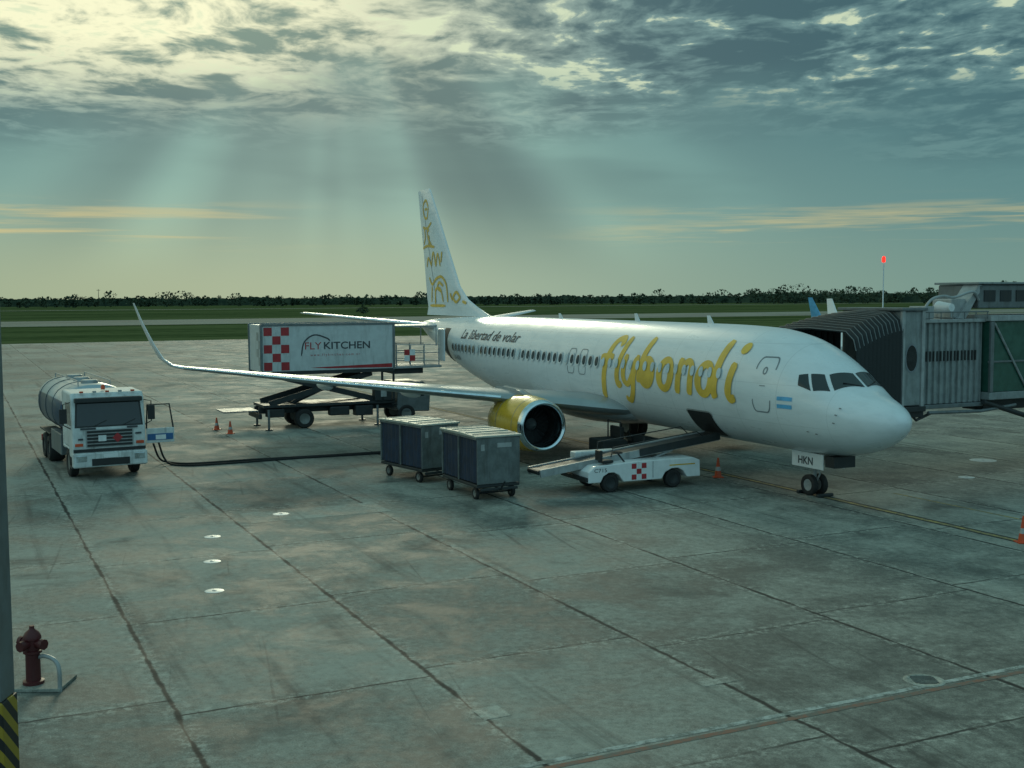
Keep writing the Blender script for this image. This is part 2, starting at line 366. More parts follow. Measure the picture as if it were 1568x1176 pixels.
# ---------------------------------------------------------------- AIRPLANE
AC=empty('passenger_airplane',(NOSE[0],NOSE[1],0),math.pi-YAW)
xs=np.array([0,.06,.25,.6,1.0,1.5,2.0,2.5,3.0,3.7,4.6,6.0,9,20,25,28,31,34,36.5,38.0])
top=np.array([2.66,2.84,3.02,3.20,3.34,3.52,3.85,4.20,4.50,4.84,5.13,5.33,5.40,5.41,5.41,5.39,5.34,5.24,5.12,4.98])
bot=np.array([2.66,2.46,2.25,2.0,1.80,1.63,1.52,1.45,1.41,1.38,1.37,1.37,1.37,1.37,1.50,1.95,2.60,3.40,4.10,4.55])
wid=np.array([0,.22,.46,.74,.97,1.19,1.36,1.49,1.59,1.71,1.80,1.88,1.88,1.88,1.86,1.75,1.50,1.08,.62,.22])
mid=np.array([2.66,2.66,2.66,2.67,2.70,2.76,2.84,2.92,3.0,3.12,3.24,3.36,3.40,3.40,3.50,3.75,4.05,4.4,4.65,4.77])
def pch(x,y):
    h=np.diff(x); dl=np.diff(y)/h; d=np.zeros(len(x)); d[0]=dl[0]; d[-1]=dl[-1]
    for i in range(1,len(x)-1):
        if dl[i-1]*dl[i]>0:
            w1=2*h[i]+h[i-1]; w2=h[i]+2*h[i-1]; d[i]=(w1+w2)/(w1/dl[i-1]+w2/dl[i])
    def f(q):
        q=min(max(q,x[0]),x[-1]); i=min(int(np.searchsorted(x,q,side='right'))-1,len(x)-2); i=max(i,0)
        s=(q-x[i])/h[i]; return (1+2*s)*(1-s)**2*y[i]+s*(1-s)**2*h[i]*d[i]+s*s*(3-2*s)*y[i+1]+s*s*(s-1)*h[i]*d[i+1]
    return f
tx=np.sqrt(xs); fT,fB,fW,fM=[pch(tx,a) for a in(top,bot,wid,mid)]
def sec(x): q=math.sqrt(max(x,0)); return fT(q),fB(q),fW(q),fM(q)
def fp(x,th,off=0.):
    T,B,Wd,Mz=sec(x); s_=math.sin(th); h=(T-Mz) if s_>0 else (Mz-B)
    n=np.array([0,math.cos(th)*h,s_*Wd]); n=n/(np.linalg.norm(n)+1e-9)
    return (x,Wd*math.cos(th)+n[1]*off,Mz+h*s_+n[2]*off)
def thz(x,z):
    T,B,Wd,Mz=sec(x); h=(T-Mz) if z>Mz else (Mz-B); return math.asin(max(-1,min(1,(z-Mz)/h)))
def thy(x,y): return math.acos(max(-1,min(1,y/sec(x)[2])))
NS=150;NR=72; v=[];f=[]
for i in range(NS+1):
    x=(math.sqrt(38.0)*i/NS)**2 if i<60 else None
    if x is None:
        x60=(math.sqrt(38.0)*60/NS)**2; x=x60+(38.0-x60)*(i-60)/(NS-60)
    for k in range(NR): v.append(fp(x,2*math.pi*k/NR))
for i in range(NS):
    for k in range(NR): k2=(k+1)%NR; f.append((i*NR+k,(i+1)*NR+k,(i+1)*NR+k2,i*NR+k2))
f.append(tuple(NS*NR+k for k in range(NR)))
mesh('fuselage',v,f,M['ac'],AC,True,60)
lathe('apu_exhaust',[(0,.2),(.35,.16),(.33,.12),(.1,.1)],(37.99,0,4.77),'x',M['grey'],AC,20)
v=[];f=[];N=24;K=28
for i in range(N+1):
    u=i/N; x=12.2+9.8*u; k_=math.sin(math.pi*u)**.45 if 0<u<1 else 0.02
    for k in range(K):
        th=2*math.pi*k/K; v.append((x,2.05*k_*math.cos(th),1.95+(.80*math.sin(th))*k_))
for i in range(N):
    for k in range(K): k2=(k+1)%K; f.append((i*K+k,(i+1)*K+k,(i+1)*K+k2,i*K+k2))
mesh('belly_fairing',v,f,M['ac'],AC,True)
AF=[(1,0),(.85,.022),(.65,.042),(.45,.056),(.3,.06),(.15,.052),(.06,.036),(.015,.019),(0,0)]
AF=AF+[(x,-y*.75) for x,y in AF[-2:0:-1]]
def loft(name,secs,m,parent,mir=1):
    v=[];f=[];n=len(AF)
    for (le,ch,tk,nv) in secs:
        nv=Vector(nv).normalized()
        for (x,y) in AF:
            v.append((le[0]+x*ch,(le[1]+nv.y*y*ch*tk/.12)*mir,le[2]+nv.z*y*ch*tk/.12))
    for i in range(len(secs)-1):
        for k in range(n): k2=(k+1)%n; f.append((i*n+k,i*n+k2,(i+1)*n+k2,(i+1)*n+k))
    f.append(tuple(range(n))); f.append(tuple((len(secs)-1)*n+k for k in range(n)))
    return mesh(name,v,f,m,parent,True,50)
up=(0,0,1)
for side,mir in(('starboard',1),('port',-1)):
    ws=[((12.9,1.0,1.98),8.0,.13,up),((13.4,1.9,2.05),7.3,.13,up),((15.45,5.8,2.48),4.9,.12,up),((18.5,11.5,3.06),3.1,.11,up),((21.2,16.5,3.62),1.65,.11,up),((21.3,16.7,3.65),1.6,.11,(0,-.15,1))]
    loft('wing_'+side,ws,M['wing'],AC,mir)
    wl=[((21.3,16.7,3.65),1.6,.11,(0,-.15,1)),((21.6,17.05,3.74),1.5,.1,(0,-.45,.9)),((21.95,17.35,4.0),1.32,.09,(0,-.85,.55)),((22.5,17.6,4.55),1.1,.08,(0,-1,.25)),((23.3,17.9,5.4),.8,.08,(0,-1,.22)),((24.0,18.12,6.2),.45,.08,(0,-1,.22))]
    loft('winglet_'+side,wl,M['ac'],AC,mir)
    loft('tailplane_'+side,[((33.4,.3,4.72),4.3,.1,up),((34.0,1.2,4.80),3.9,.1,up),((37.7,7.1,5.52),1.35,.09,up),((37.95,7.2,5.54),.9,.05,up)],M['ac'],AC,mir)
    P=[(15.4,5.75,2.50),(18.45,11.5,3.08),(21.15,16.4,3.64)]
    tube('slat_edge_'+side,[(x-.015,y*mir,z) for x,y,z in P],[.085,.06,.035],M['chrome'],AC,10)
    for i,(yy,xx,zz,L) in enumerate([(3.6,19.3,2.0,2.6),(7.6,19.2,2.38,2.5),(11.0,20.3,2.75,2.2)]):
        lathe('flap_fairing_%s_%d'%(side,i+1),[(L*(k/12),.19*math.sin(math.pi*min(.999,max(.001,k/12)))**.6) for k in range(13)],(xx,yy*mir,zz),'x',M['ac'],AC,14)
    ec=(13.40,4.9*mir,1.51)
    lathe('nacelle_lip_'+side,[(.62,.76),(.3,.765),(.1,.80),(.02,.85),(0,.89),(.02,.93),(.1,.975),(.24,1.01)],ec,'x',M['chrome'],AC,56,.96)
    lathe('nacelle_'+side,[(.24,1.01),(.6,1.055),(1.2,1.10),(1.9,1.10),(2.6,1.03),(3.15,.90),(3.2,.85),(2.9,.8)],ec,'x',M['yellow'],AC,56,.96)
    for xx,rr_ in ((.66,1.064),(2.0,1.100)): lathe('nacelle_seam_%s_%d'%(side,int(xx*10)),[(xx,rr_),(xx+.02,rr_+.004)],ec,'x',M['line'],AC,56,.96)
    lathe('inlet_duct_'+side,[(.35,.764),(1.2,.79),(1.21,.0)],ec,'x',M['black'],AC,40,.955)
    lathe('engine_core_'+side,[(2.6,.62),(3.3,.6),(4.1,.42),(4.15,.36),(4.0,.3),(4.9,.02)],ec,'x',M['grey'],AC,30)
    lathe('spinner_'+side,[(.75,.01),(.85,.1),(1.0,.19),(1.1,.24)],ec,'x',M['grey'],AC,20)
    v=[];f=[]
    for k in range(24):
        a=2*math.pi*k/24
        o=len(v)
        for (r,dx_,aa) in((.2,1.12,a),(.75,1.02,a+.12),(.75,1.14,a+.3),(.2,1.17,a+.2)):
            v.append((ec[0]+dx_,ec[1]+r*math.cos(aa),ec[2]+r*math.sin(aa)))
        f.append((o,o+1,o+2,o+3))
    mesh('fan_blades_'+side,v,f,M['dark'],AC)
    pv=[(14.3,2.45),(15.6,2.72),(17.2,2.75),(18.2,2.35),(17.0,2.05),(15.2,2.2)]
    v=[(x,(4.9+dd)*mir,z) for dd in(-.16,.16) for x,z in pv]
    f=[(0,1,2,3,4,5),(11,10,9,8,7,6)]+[(k,(k+1)%6,6+(k+1)%6,6+k) for k in range(6)]
    o=mesh('pylon_'+side,v,f,M['wing'],AC); bb=o.modifiers.new('b','BEVEL'); bb.width=.08; bb.segments=3
    gx,gy=19.6,2.86*mir
    tube('main_gear_strut_'+side,[(gx,gy,.56),(gx,gy,1.3),(gx-.1,gy+.1*mir,2.2)],[.1,.11,.14],M['lgrey'],AC)
    tube('main_gear_brace_'+side,[(gx,gy,1.2),(gx,gy-1.1*mir,1.9)],.06,M['lgrey'],AC)
    for q in(-.26,.26): wheel('main_wheel_%s_%d'%(side,1 if q<0 else 2),(gx,gy+q,.56),.56,.38,AC)
    box('main_gear_door_'+side,gx-.45,gx+.45,gy+.52*mir-.02,gy+.52*mir+.02,.95,2.0,M['white'],AC)
fin=[((28.6,0,5.36),9.0,.03),((30.4,0,5.85),7.0,.045),((31.6,0,6.25),5.95,.055),((32.7,0,6.95),5.0,.075),((34.2,0,8.9),3.85,.09),((35.6,0,10.8),2.9,.09),((36.85,0,12.45),2.0,.09),((37.05,0,12.55),1.7,.05)]
loft('vertical_fin',[(a,c_,tk,(0,1,0)) for a,c_,tk in fin],M['ac'],AC)
def finf(off):
    def g(x,z):
        zz=[q[0][2] for q in fin]; le=np.interp(z,zz,[q[0][0] for q in fin]); ch=np.interp(z,zz,[q[1] for q in fin]); tk=np.interp(z,zz,[q[2] for q in fin])
        u=min(1,max(0,(x-le)/ch)); ax=[p[0] for p in AF[:9]][::-1]; ay=[p[1] for p in AF[:9]][::-1]
        return (x,np.interp(u,ax,ay)*ch*tk/.12+off,z)
    return g
ribbon('rudder_hinge',[(38.1,12.2),(37.5,10.6),(36.9,8.9),(36.2,7.0),(35.9,6.0)],.05,finf(.008),M['line'],AC,3)
shapes=[[(37.0,11.5),(37.4,11.9),(37.9,11.6),(37.7,11.0),(37.2,10.9),(37.0,11.5)],[(37.2,11.4),(37.6,11.4)],
[(36.5,10.6),(37.2,10.3),(38.0,10.4)],[(36.5,9.3),(37.0,9.7),(37.2,10.1),(36.9,10.2)],[(36.0,9.2),(37.2,9.3),(38.1,9.2)],[(37.7,10.3),(37.6,9.8),(37.9,9.4)],[(36.9,9.3),(36.9,9.9)],
[(35.1,8.1),(35.5,8.8),(35.8,8.1)],[(35.8,8.1),(36.2,8.9),(36.6,8.1)],[(36.6,8.2),(37.1,8.6),(37.4,8.1)],[(34.9,8.9),(35.0,8.3)],
[(34.1,6.1),(34.2,7.0),(34.9,7.5),(35.8,7.4),(36.5,7.1),(37.0,7.5)],[(34.8,6.1),(35.1,6.8),(35.9,6.8),(36.1,6.0)],[(36.5,7.0),(36.7,6.1)],[(34.7,7.0),(35.3,7.2),(35.6,6.9),(35.1,6.7)],[(34.5,5.9),(37.0,5.9)],
[(32.4,6.35),(32.9,6.65),(33.3,6.35),(32.9,6.1),(32.4,6.35)],[(33.4,6.2),(33.7,6.6)],[(31.6,6.05),(32.1,6.15)]]
for i,s_ in enumerate(shapes): ribbon('fin_figure_%d'%(i+1),s_,.15,finf(.012+i*.0012),M['goldl'],AC,6)
def fus(off,xo=0.,rev=True):
    return lambda u,z: fp((xo-u) if rev else (xo+u),thz((xo-u) if rev else (xo+u),z),off)
LX=14.55; cnt=[0]
def st(pts,wd=.27,closed=False,mt='gold'):
    cnt[0]+=1; pts=[(p[0]+(p[1]-3.1)*.08,p[1]) for p in pts]
    ribbon('logo_stroke_%d'%cnt[0],pts,wd*1.32,fus(.014+cnt[0]*.0013,LX),M[mt],AC,6 if not closed else 1,closed,not closed,.30)
st([(1.25,4.5),(1.05,4.76),(.7,4.66),(.52,4.2),(.42,3.5),(.36,2.9),(.25,2.45)],.27); st([(.0,4.02),(.95,4.06)],.30)
st([(1.62,4.84),(1.5,4.3),(1.38,3.7),(1.38,3.25),(1.5,3.0),(1.7,3.1)],.25)
st([(1.88,4.2),(1.82,3.6),(1.92,3.22),(2.2,3.10),(2.5,3.5),(2.6,4.1)],.24); st([(2.68,4.2),(2.6,3.4),(2.5,2.85),(2.2,2.48),(1.9,2.56)],.24)
st([(3.2,4.86),(3.05,4.2),(2.98,3.6),(2.98,3.2)],.27); cnt[0]+=1
disc('logo_disc',(3.48,3.60),.56,.60,fus(.014+cnt[0]*.0013,LX),M['gold'],AC)
st(ell((4.68,3.6),.37,.50),.29,True)
st([(5.58,4.22),(5.55,3.6),(5.52,2.98)],.26); st([(5.6,3.7),(5.78,4.0),(6.02,4.12),(6.25,3.95),(6.28,3.5),(6.26,2.98)],.25)
st(ell((7.12,3.58),.38,.50),.29,True); st([(7.82,4.90),(7.74,4.0),(7.68,3.3),(7.78,2.98)],.28)
st([(8.6,4.2),(8.5,3.6),(8.5,3.2),(8.65,3.0),(8.85,3.1)],.27); cnt[0]+=1
disc('logo_dot',(8.85,4.66),.2,.18,fus(.014+cnt[0]*.0013,LX),M['gold'],AC)
v_,f_=text_mesh('La libertad de volar',.62,.2,.004); wmax=max(p[0] for p in v_)
mesh('slogan_lettering',[fus(.022,29.0)(p[0]*6.8/wmax,4.30+p[1]*1.05) for p in v_],f_,M['text'],AC)
v_,f_=text_mesh('LV-HKN',.34); mesh('registration_lettering',[fus(.02,30.2)(p[0],3.2+p[1]) for p in v_],f_,M['text'],AC)
def rr(cx,cz,wx,wz,n=5,r=.45):
    pts=[]; rx=wx*r; rz=wz*r
    for (sx,sz,a0) in((1,1,0),(-1,1,90),(-1,-1,180),(1,-1,270)):
        for k in range(n+1):
            a=math.radians(a0+90*k/n); pts.append((cx+sx*(wx/2-rx)+rx*math.cos(a),cz+sz*(wz/2-rz)+rz*math.sin(a)))
    return pts
W_={k:([],[]) for k in('frame','open','shut')}
x=6.6; wi=0
while x<30.4:
    wi+=1
    for sgn in(1,-1):
        keys=(('shut',.95,.050),) if x<14.7 else (('frame',1.4,.046),('shut' if wi%9==4 else 'open',1.,.050))
        for (key,sc_,of) in keys:
            lst,fl=W_[key]; o=len(lst)
            for (px,pz) in rr(x,3.82,.25*sc_,.36*sc_):
                q=fp(px,thz(px,pz),of); lst.append((q[0],q[1]*sgn,q[2]))
            fl.append(tuple(range(o,len(lst))) if sgn>0 else tuple(range(o,len(lst)))[::-1])
    x+=.508
mesh('cabin_window_frames',*W_['frame'],M['white'],AC); mesh('cabin_windows',*W_['open'],M['glass'],AC); mesh('cabin_windows_blinds_down',*W_['shut'],M['shade'],AC)
def outline(name,cx,cz,wx,wz,wd=.03,mt='line',r=.2,off=.011):
    ribbon(name,rr(cx,cz,wx,wz,5,r),wd,fus(off,0.,False),M[mt],AC,1,True,False)
outline('forward_service_door',4.45,3.58,.80,1.72,.04); outline('door_window',4.45,4.02,.14,.2,.04,'line',.45)
ribbon('door_handle',[(4.3,3.55),(4.55,3.55)],.04,fus(.013,0.,False),M['line'],AC,2,False,False)
for k,xx in enumerate((15.9,16.85)): outline('overwing_exit_%d'%(k+1),xx,3.75,.55,1.0)
def panel(name,cs,mt,off=.012,n=7):
    v=[];f=[]
    for i in range(n):
        for j in range(n):
            u,w_=i/(n-1),j/(n-1)
            x=(1-u)*(1-w_)*cs[0][0]+u*(1-w_)*cs[1][0]+u*w_*cs[2][0]+(1-u)*w_*cs[3][0]
            th=(1-u)*(1-w_)*cs[0][1]+u*(1-w_)*cs[1][1]+u*w_*cs[2][1]+(1-u)*w_*cs[3][1]
            v.append(fp(x,th,off))
    for i in range(n-1):
        for j in range(n-1): f.append((i*n+j,(i+1)*n+j,(i+1)*n+j+1,i*n+j+1))
    return mesh(name,v,f,M[mt],AC,True)
def Zc(x,z): return (x,thz(x,z))
def Yc(x,y): return (x,thy(x,y))
for sgn,nm in((1,'starboard'),(-1,'port')):
    def fl(c): return [(x,th if sgn>0 else math.pi-th) for x,th in c]
    panel('windshield_'+nm,fl([Yc(1.68,.05),Yc(2.22,.05),Zc(2.44,3.98),Zc(1.97,3.53)]),'glass')
    panel('cockpit_side_window_'+nm,fl([Zc(2.05,3.51),Zc(2.53,3.98),Zc(2.86,3.99),Zc(2.50,3.50)]),'glass')
    panel('cockpit_aft_window_'+nm,fl([Zc(2.58,3.50),Zc(2.94,3.99),Zc(3.18,3.95),Zc(3.06,3.64)]),'glass')
panel('flag_band_top',[Zc(3.15,3.26),Zc(3.75,3.26),Zc(3.75,3.14),Zc(3.15,3.14)],'cyan')
panel('flag_band_bottom',[Zc(3.15,3.02),Zc(3.75,3.02),Zc(3.75,2.90),Zc(3.15,2.90)],'cyan')
panel('forward_cargo_hold_opening',[Zc(7.35,2.42),Zc(8.75,2.42),Zc(8.75,1.58),Zc(7.35,1.58)],'black',.015,9)
outline('cargo_door_frame',8.05,2.0,1.46,.90,.05,'lgrey',.1,.02)
panel('aft_service_door_opening',[Zc(31.0,4.75),Zc(31.85,4.75),Zc(31.85,3.0),Zc(31.0,3.0)],'black',.015,9)
box('open_service_door',29.95,30.8,2.05,2.12,3.1,4.75,M['ac'],AC,.03)
for i,(x,z) in enumerate([(1.55,3.05),(1.62,2.85),(1.7,2.6),(2.4,2.2),(2.7,2.25)]):
    p=fp(x,thz(x,z),.0); tube('air_data_probe_%d'%(i+1),[p,(p[0]-.02,p[1]+.05,p[2]),(p[0]-.12,p[1]+.06,p[2])],.013,M['grey'],AC,6)
for i,(x,h) in enumerate([(9.5,.3),(14.5,.32),(21.0,.25)]):
    v=[(x,-.02,5.38),(x+.35,-.02,5.38),(x+.42,-.01,5.38+h),(x+.25,-.01,5.38+h)]; v+= [(a,-b_,c_) for a,b_,c_ in v]
    mesh('antenna_%d'%(i+1),v,[(0,1,2,3),(7,6,5,4),(0,4,5,1),(1,5,6,2),(2,6,7,3),(3,7,4,0)],M['white'],AC)
for sg in(1,-1): tube('wiper_%d'%(1 if sg>0 else 2),[fp(1.70,thy(1.70,.12*sg),.03),fp(1.98,thy(1.98,.62*sg),.04)],.018,M['black'],AC,6)
tube('nose_gear_strut',[(3.95,0,.34),(3.95,0,.9),(3.85,0,1.6)],[.07,.08,.1],M['lgrey'],AC)
tube('nose_gear_drag_brace',[(3.95,0,.85),(3.2,0,1.5)],.05,M['lgrey'],AC)
tube('nose_gear_axle',[(3.95,-.25,.34),(3.95,.25,.34)],.05,M['grey'],AC)
for q in(-.2,.2): wheel('nose_wheel_%d'%(1 if q<0 else 2),(3.95,q,.34),.34,.2,AC,M['lgrey'])
tube('torque_link',[(3.85,0,.45),(3.7,0,.7),(3.85,0,.95)],.03,M['lgrey'],AC,8)
for sg,nm in((1,'starboard'),(-1,'port')):
    box('nose_gear_door_'+nm,3.05,4.55,.42*sg-.015,.42*sg+.015,.93,1.42,M['white'],AC,.01)
box('nose_gear_front_door',2.55,2.98,-.42,.42,1.05,1.40,M['dark'],AC,.01)
v_,f_=text_mesh('HKN',.34,0,.008); mesh('gear_door_lettering',[(4.25-p[0],.442,1.04+p[1]) for p in v_],f_,M['text'],AC)
box('nose_gear_light',3.75,3.83,-.1,.1,1.0,1.12,M['chrome'],AC)
for i,aa in enumerate((3.45,4.4)): box('wheel_chock_%d'%(i+1),aa-.06,aa+.06,-.32,.32,.005,.11,M['dark'],AC,.03)
# ---------------------------------------------------------------- JET BRIDGE (aircraft frame)
JB=empty('jet_bridge',(NOSE[0],NOSE[1],0),math.pi-YAW)
v=[];f=[];n=25
for i in range(n):
    u=i/(n-1); s_=-4.05+2.55*u; k=0.10 if i%2 else 0.
    a0=4.35-.55*u+k; a1=7.4+1.1*u-k; zt=5.90-.6*u**1.6-k; zb=2.62
    ring=[(a0,zb),(a0,zt-.7),(a0+.12,zt-.35),(a0+.5,zt-.08),((a0+a1)/2,zt),(a1-.5,zt-.08),(a1-.12,zt-.35),(a1,zt-.7),(a1,zb)]
    for (a,z) in ring: v.append((a,s_,z))
L=9
for i in range(n-1):
    for k in range(L-1): f.append((i*L+k,(i+1)*L+k,(i+1)*L+k+1,i*L+k+1))
mesh('bellows_canopy',v,f,M['bellows'],JB)
for i in range(0,n,2):
    tube('canopy_rib_%d'%(i//2+1),[v[i*L+k] for k in range(1,L-1)],.016,M['grey'],JB,6)
box('cab_body',4.42,7.4,-5.0,-4.1,2.62,5.85,M['bridge'],JB,.04)
box('cab_corner_post',4.36,4.48,-4.16,-4.02,2.5,5.95,M['lgrey'],JB,.02)
box('cab_corner_post_outer',4.36,4.48,-5.06,-4.92,2.5,5.95,M['lgrey'],JB,.02)
disc('cab_porthole_frame',(-4.5,4.25),.3,.5,lambda a,z:(4.405,a,z),M['line'],JB)
disc('cab_porthole',(-4.5,4.25),.24,.44,lambda a,z:(4.40,a,z),M['glass'],JB)
box('cab_roof',4.3,7.5,-5.1,-3.95,5.86,5.96,M['grey'],JB,.02)
box('cab_floor',4.3,7.5,-5.1,-3.2,2.42,2.60,M['dark'],JB,.02)
v=[];f=[];k=0;s_=-5.06
while s_>-8.0:
    a=4.62+(0 if (k//2)%2 else .07); v+= [(a,s_,2.62),(a,s_,5.42)]; s_-=.0 if k%2 else .10; s_-=.02; k+=1
for i in range(len(v)//2-1): f.append((2*i,2*i+1,2*i+3,2*i+2))
mesh('corrugated_wall',v,f,M['bridge'],JB)
box('tunnel_core',4.72,7.1,-8.0,-5.06,2.6,5.42,M['bridge'],JB,.02)
for i in range(15):
    q=-5.35-.165*i; box('vent_slot_%d'%(i+1),4.58,4.63,q-.045,q+.0,4.1,4.45,M['black'],JB,0)
box('tunnel_roof_edge',4.52,7.2,-8.05,-5.04,5.43,5.55,M['lgrey'],JB,.02)
box('tunnel_floor_beam',4.52,7.2,-8.05,-5.04,2.46,2.60,M['grey'],JB,.02)
box('outer_tunnel_glass',4.40,7.4,-22,-8.15,2.95,5.45,M['gglass'],JB,.01)
box('outer_top_beam',4.28,7.5,-22,-8.06,5.46,5.66,M['lgrey'],JB,.02)
box('outer_bottom_beam',4.28,7.5,-22,-8.06,2.68,2.94,M['bridge'],JB,.02)
box('outer_mid_rail',4.34,4.39,-22,-8.06,4.0,4.06,M['grey'],JB,.0)
for i in range(7):
    q=-8.1-2.0*i; box('outer_post_%d'%(i+1),4.30,4.39,q-.16,q,2.95,5.45,M['grey'],JB,.01)
    tube('outer_diagonal_%d'%(i+1),[(4.35,q-.2,5.4),(4.35,q-1.9,3.0)],.04,M['lgrey'],JB,6)
box('bogie_arm',5.2,6.2,-17.5,-8.8,2.2,2.66,M['dark'],JB,.03)
tube('lift_strut',[(4.4,-7.9,2.62),(4.4,-11.2,1.7)],.09,M['dark'],JB,8)
tube('lower_conduit',[(4.4,-5.3,2.35),(4.4,-7.8,2.3),(4.4,-9.5,2.45)],.06,M['grey'],JB,8)
box('lift_column_1',4.3,4.7,-17.4,-17.0,.4,6.9,M['grey'],JB,.03); box('lift_column_2',7.1,7.5,-17.4,-17.0,.4,6.9,M['grey'],JB,.03)
box('bogie_beam',4.0,7.8,-17.5,-16.9,.5,.9,M['grey'],JB,.03)
for i,aa in enumerate((4.6,7.2)): wheel('bogie_wheel_%d'%(i+1),(aa,-17.2,.5),.5,.4,JB,axis='x')
box('roof_air_unit',4.9,6.8,-12.8,-8.1,5.9,6.75,M['grey'],JB,.05); box('roof_air_unit_cap',4.8,6.9,-12.9,-8.0,6.76,6.84,M['bridge'],JB,.02)
for i in range(5): box('air_unit_grille_%d'%(i+1),4.87,4.90,-8.9-.8*i,-8.35-.8*i,6.15,6.55,M['dark'],JB,0)
box('roof_control_box',4.9,5.6,-6.0,-5.5,5.56,6.0,M['lgrey'],JB,.03); box('roof_control_box_b',5.0,5.9,-7.6,-6.9,5.56,6.25,M['lgrey'],JB,.05)
lathe('roof_floodlight',[(-.3,.01),(-.3,.14),(.1,.2),(.3,.23),(.3,.01)],(4.9,-6.5,5.95),'x',M['white'],JB,16)
tube('roof_cable',catmull([(4.8,-5.2,5.6),(4.7,-5.6,6.2),(4.8,-6.3,6.35),(4.9,-6.9,6.3),(4.8,-7.7,6.5),(4.9,-8.1,6.2)],6),.05,M['lgrey'],JB,8)
mesh('roof_slanted_duct',[(4.9,-7.5,5.56),(4.9,-8.3,6.7),(4.9,-8.1,6.75),(4.9,-7.1,5.56),(5.6,-7.5,5.56),(5.6,-8.3,6.7),(5.6,-8.1,6.75),(5.6,-7.1,5.56)],[(0,1,2,3),(7,6,5,4),(0,4,5,1),(3,2,6,7),(1,5,6,2)],M['lgrey'],JB)
for i in range(6): tube('roof_rail_post_%d'%(i+1),[(4.45,-5.3-.55*i,5.55),(4.45,-5.3-.55*i,5.8)],.02,M['grey'],JB,6)
tube('roof_rail',[(4.45,-5.1,5.8),(4.45,-8.1,5.8)],.025,M['grey'],JB,6)
tube('antenna_mast',[(5.6,-4.3,5.95),(5.6,-4.3,7.55)],.022,M['white'],JB,8)
lathe('obstruction_light',[(0,.02),(0,.06),(.14,.065),(.2,.04),(.21,.0)],(5.6,-4.3,7.53),'z',M['sky_lamp'],JB,14)
box('cab_underframe',4.5,7.2,-5.2,-4.3,2.2,2.42,M['dark'],JB,.03)
tube('cab_leg',[(4.6,-4.6,2.4),(4.55,-4.9,2.1),(4.6,-5.6,2.3)],.05,M['dark'],JB,6)
WG=empty('distant_airplane_winglet',(24.3,90,0),math.pi-YAW)
loft('winglet_blade',[((0,0,4.2),1.5,.1,(0,1,0)),((.6,.15,5.2),1.0,.1,(0,1,0)),((1.2,.3,6.2),.5,.1,(0,1,0))],M['cyan'],WG)
loft('wing_panel',[((-3,-9,3.0),4,.12,up),((0,0,4.2),1.5,.12,up)],M['wing'],WG)
# ---------------------------------------------------------------- FUEL TRUCK
def head(v): return math.atan2(v[1],v[0])
def extr(name,prof,y0,y1,m,parent,bev=.04):
    n=len(prof); v=[(x,y0,z) for x,z in prof]+[(x,y1,z) for x,z in prof]
    f=[tuple(range(n))[::-1],tuple(range(n,2*n))]+[(k,(k+1)%n,n+(k+1)%n,n+k) for k in range(n)]
    o=mesh(name,v,f,m,parent)
    if bev: b_=o.modifiers.new('b','BEVEL'); b_.width=bev; b_.segments=3; b_.limit_method='ANGLE'
    return o
FT=empty('fuel_tanker_truck',(-14.95,42.1,0),head((.49,-.87))); FT.scale=(1.04,1.04,1.04)
for k,(xx,yy,dual) in enumerate([(0,1.02,0),(0,-1.02,0),(-4.4,.95,1),(-4.4,-.95,1),(-5.6,.95,1),(-5.6,-.95,1)]):
    wheel('wheel_%d'%(k+1),(xx,yy,.5),.5,.30 if not dual else .55,FT)
for q in(-.42,.42): box('chassis_rail_%s'%('l' if q>0 else 'r'),-7.2,1.0,q-.06,q+.06,.75,1.0,M['dark'],FT)
cabp=[(1.25,.75),(1.3,1.2),(1.28,1.75),(1.12,2.75),(.95,2.95),(-.75,2.98),(-.85,2.9),(-.85,.95),(-.45,.95),(-.45,1.1),(.45,1.1),(.55,.75)]
extr('cab_shell',cabp,-1.2,1.2,M['whited'],FT,.06)
def slope(z): return 1.28+(1.12-1.28)*(z-1.75)/(1.0)
mesh('windscreen_seal',[(slope(z)+.008,y,z) for y,z in((-1.12,1.80),(1.12,1.80),(1.06,2.66),(-1.06,2.66))],[(0,1,2,3)],M['black'],FT)
mesh('windscreen',[(slope(z)+.014,y,z) for y,z in((-1.06,1.85),(1.06,1.85),(1.0,2.62),(-1.0,2.62))],[(0,1,2,3)],M['glass'],FT)
for q in(-.5,.45): tube('wiper_%s'%('l' if q>0 else 'r'),[(slope(1.86)+.04,q,1.84),(slope(2.1)+.04,q+.42,2.02)],.015,M['black'],FT,6)
box('sun_visor',1.1,1.38,-1.1,1.1,2.64,2.80,M['dark'],FT,.03)
for q in(-1,1): mesh('side_window_'+('l' if q>0 else 'r'),[(x,1.207*q,z) for x,z in((-.1,1.85),(1.0,1.85),(.88,2.6),(-.1,2.6))],[(0,1,2,3)],M['glass'],FT)
box('grille_panel',1.28,1.325,-.78,.78,1.12,1.72,M['lgrey'],FT,.01)
for i in range(5): box('grille_slat_%d'%(i+1),1.33,1.345,-.74,.74,1.15+i*.115,1.225+i*.115,M['black'],FT,.0)
box('bumper',1.1,1.42,-1.22,1.22,.45,.95,M['whited'],FT,.05)
box('bumper_intake',1.42,1.435,-.62,.62,.5,.74,M['black'],FT,.0)
box('bumper_gap',1.25,1.33,-1.18,1.18,.97,1.07,M['black'],FT,.0)
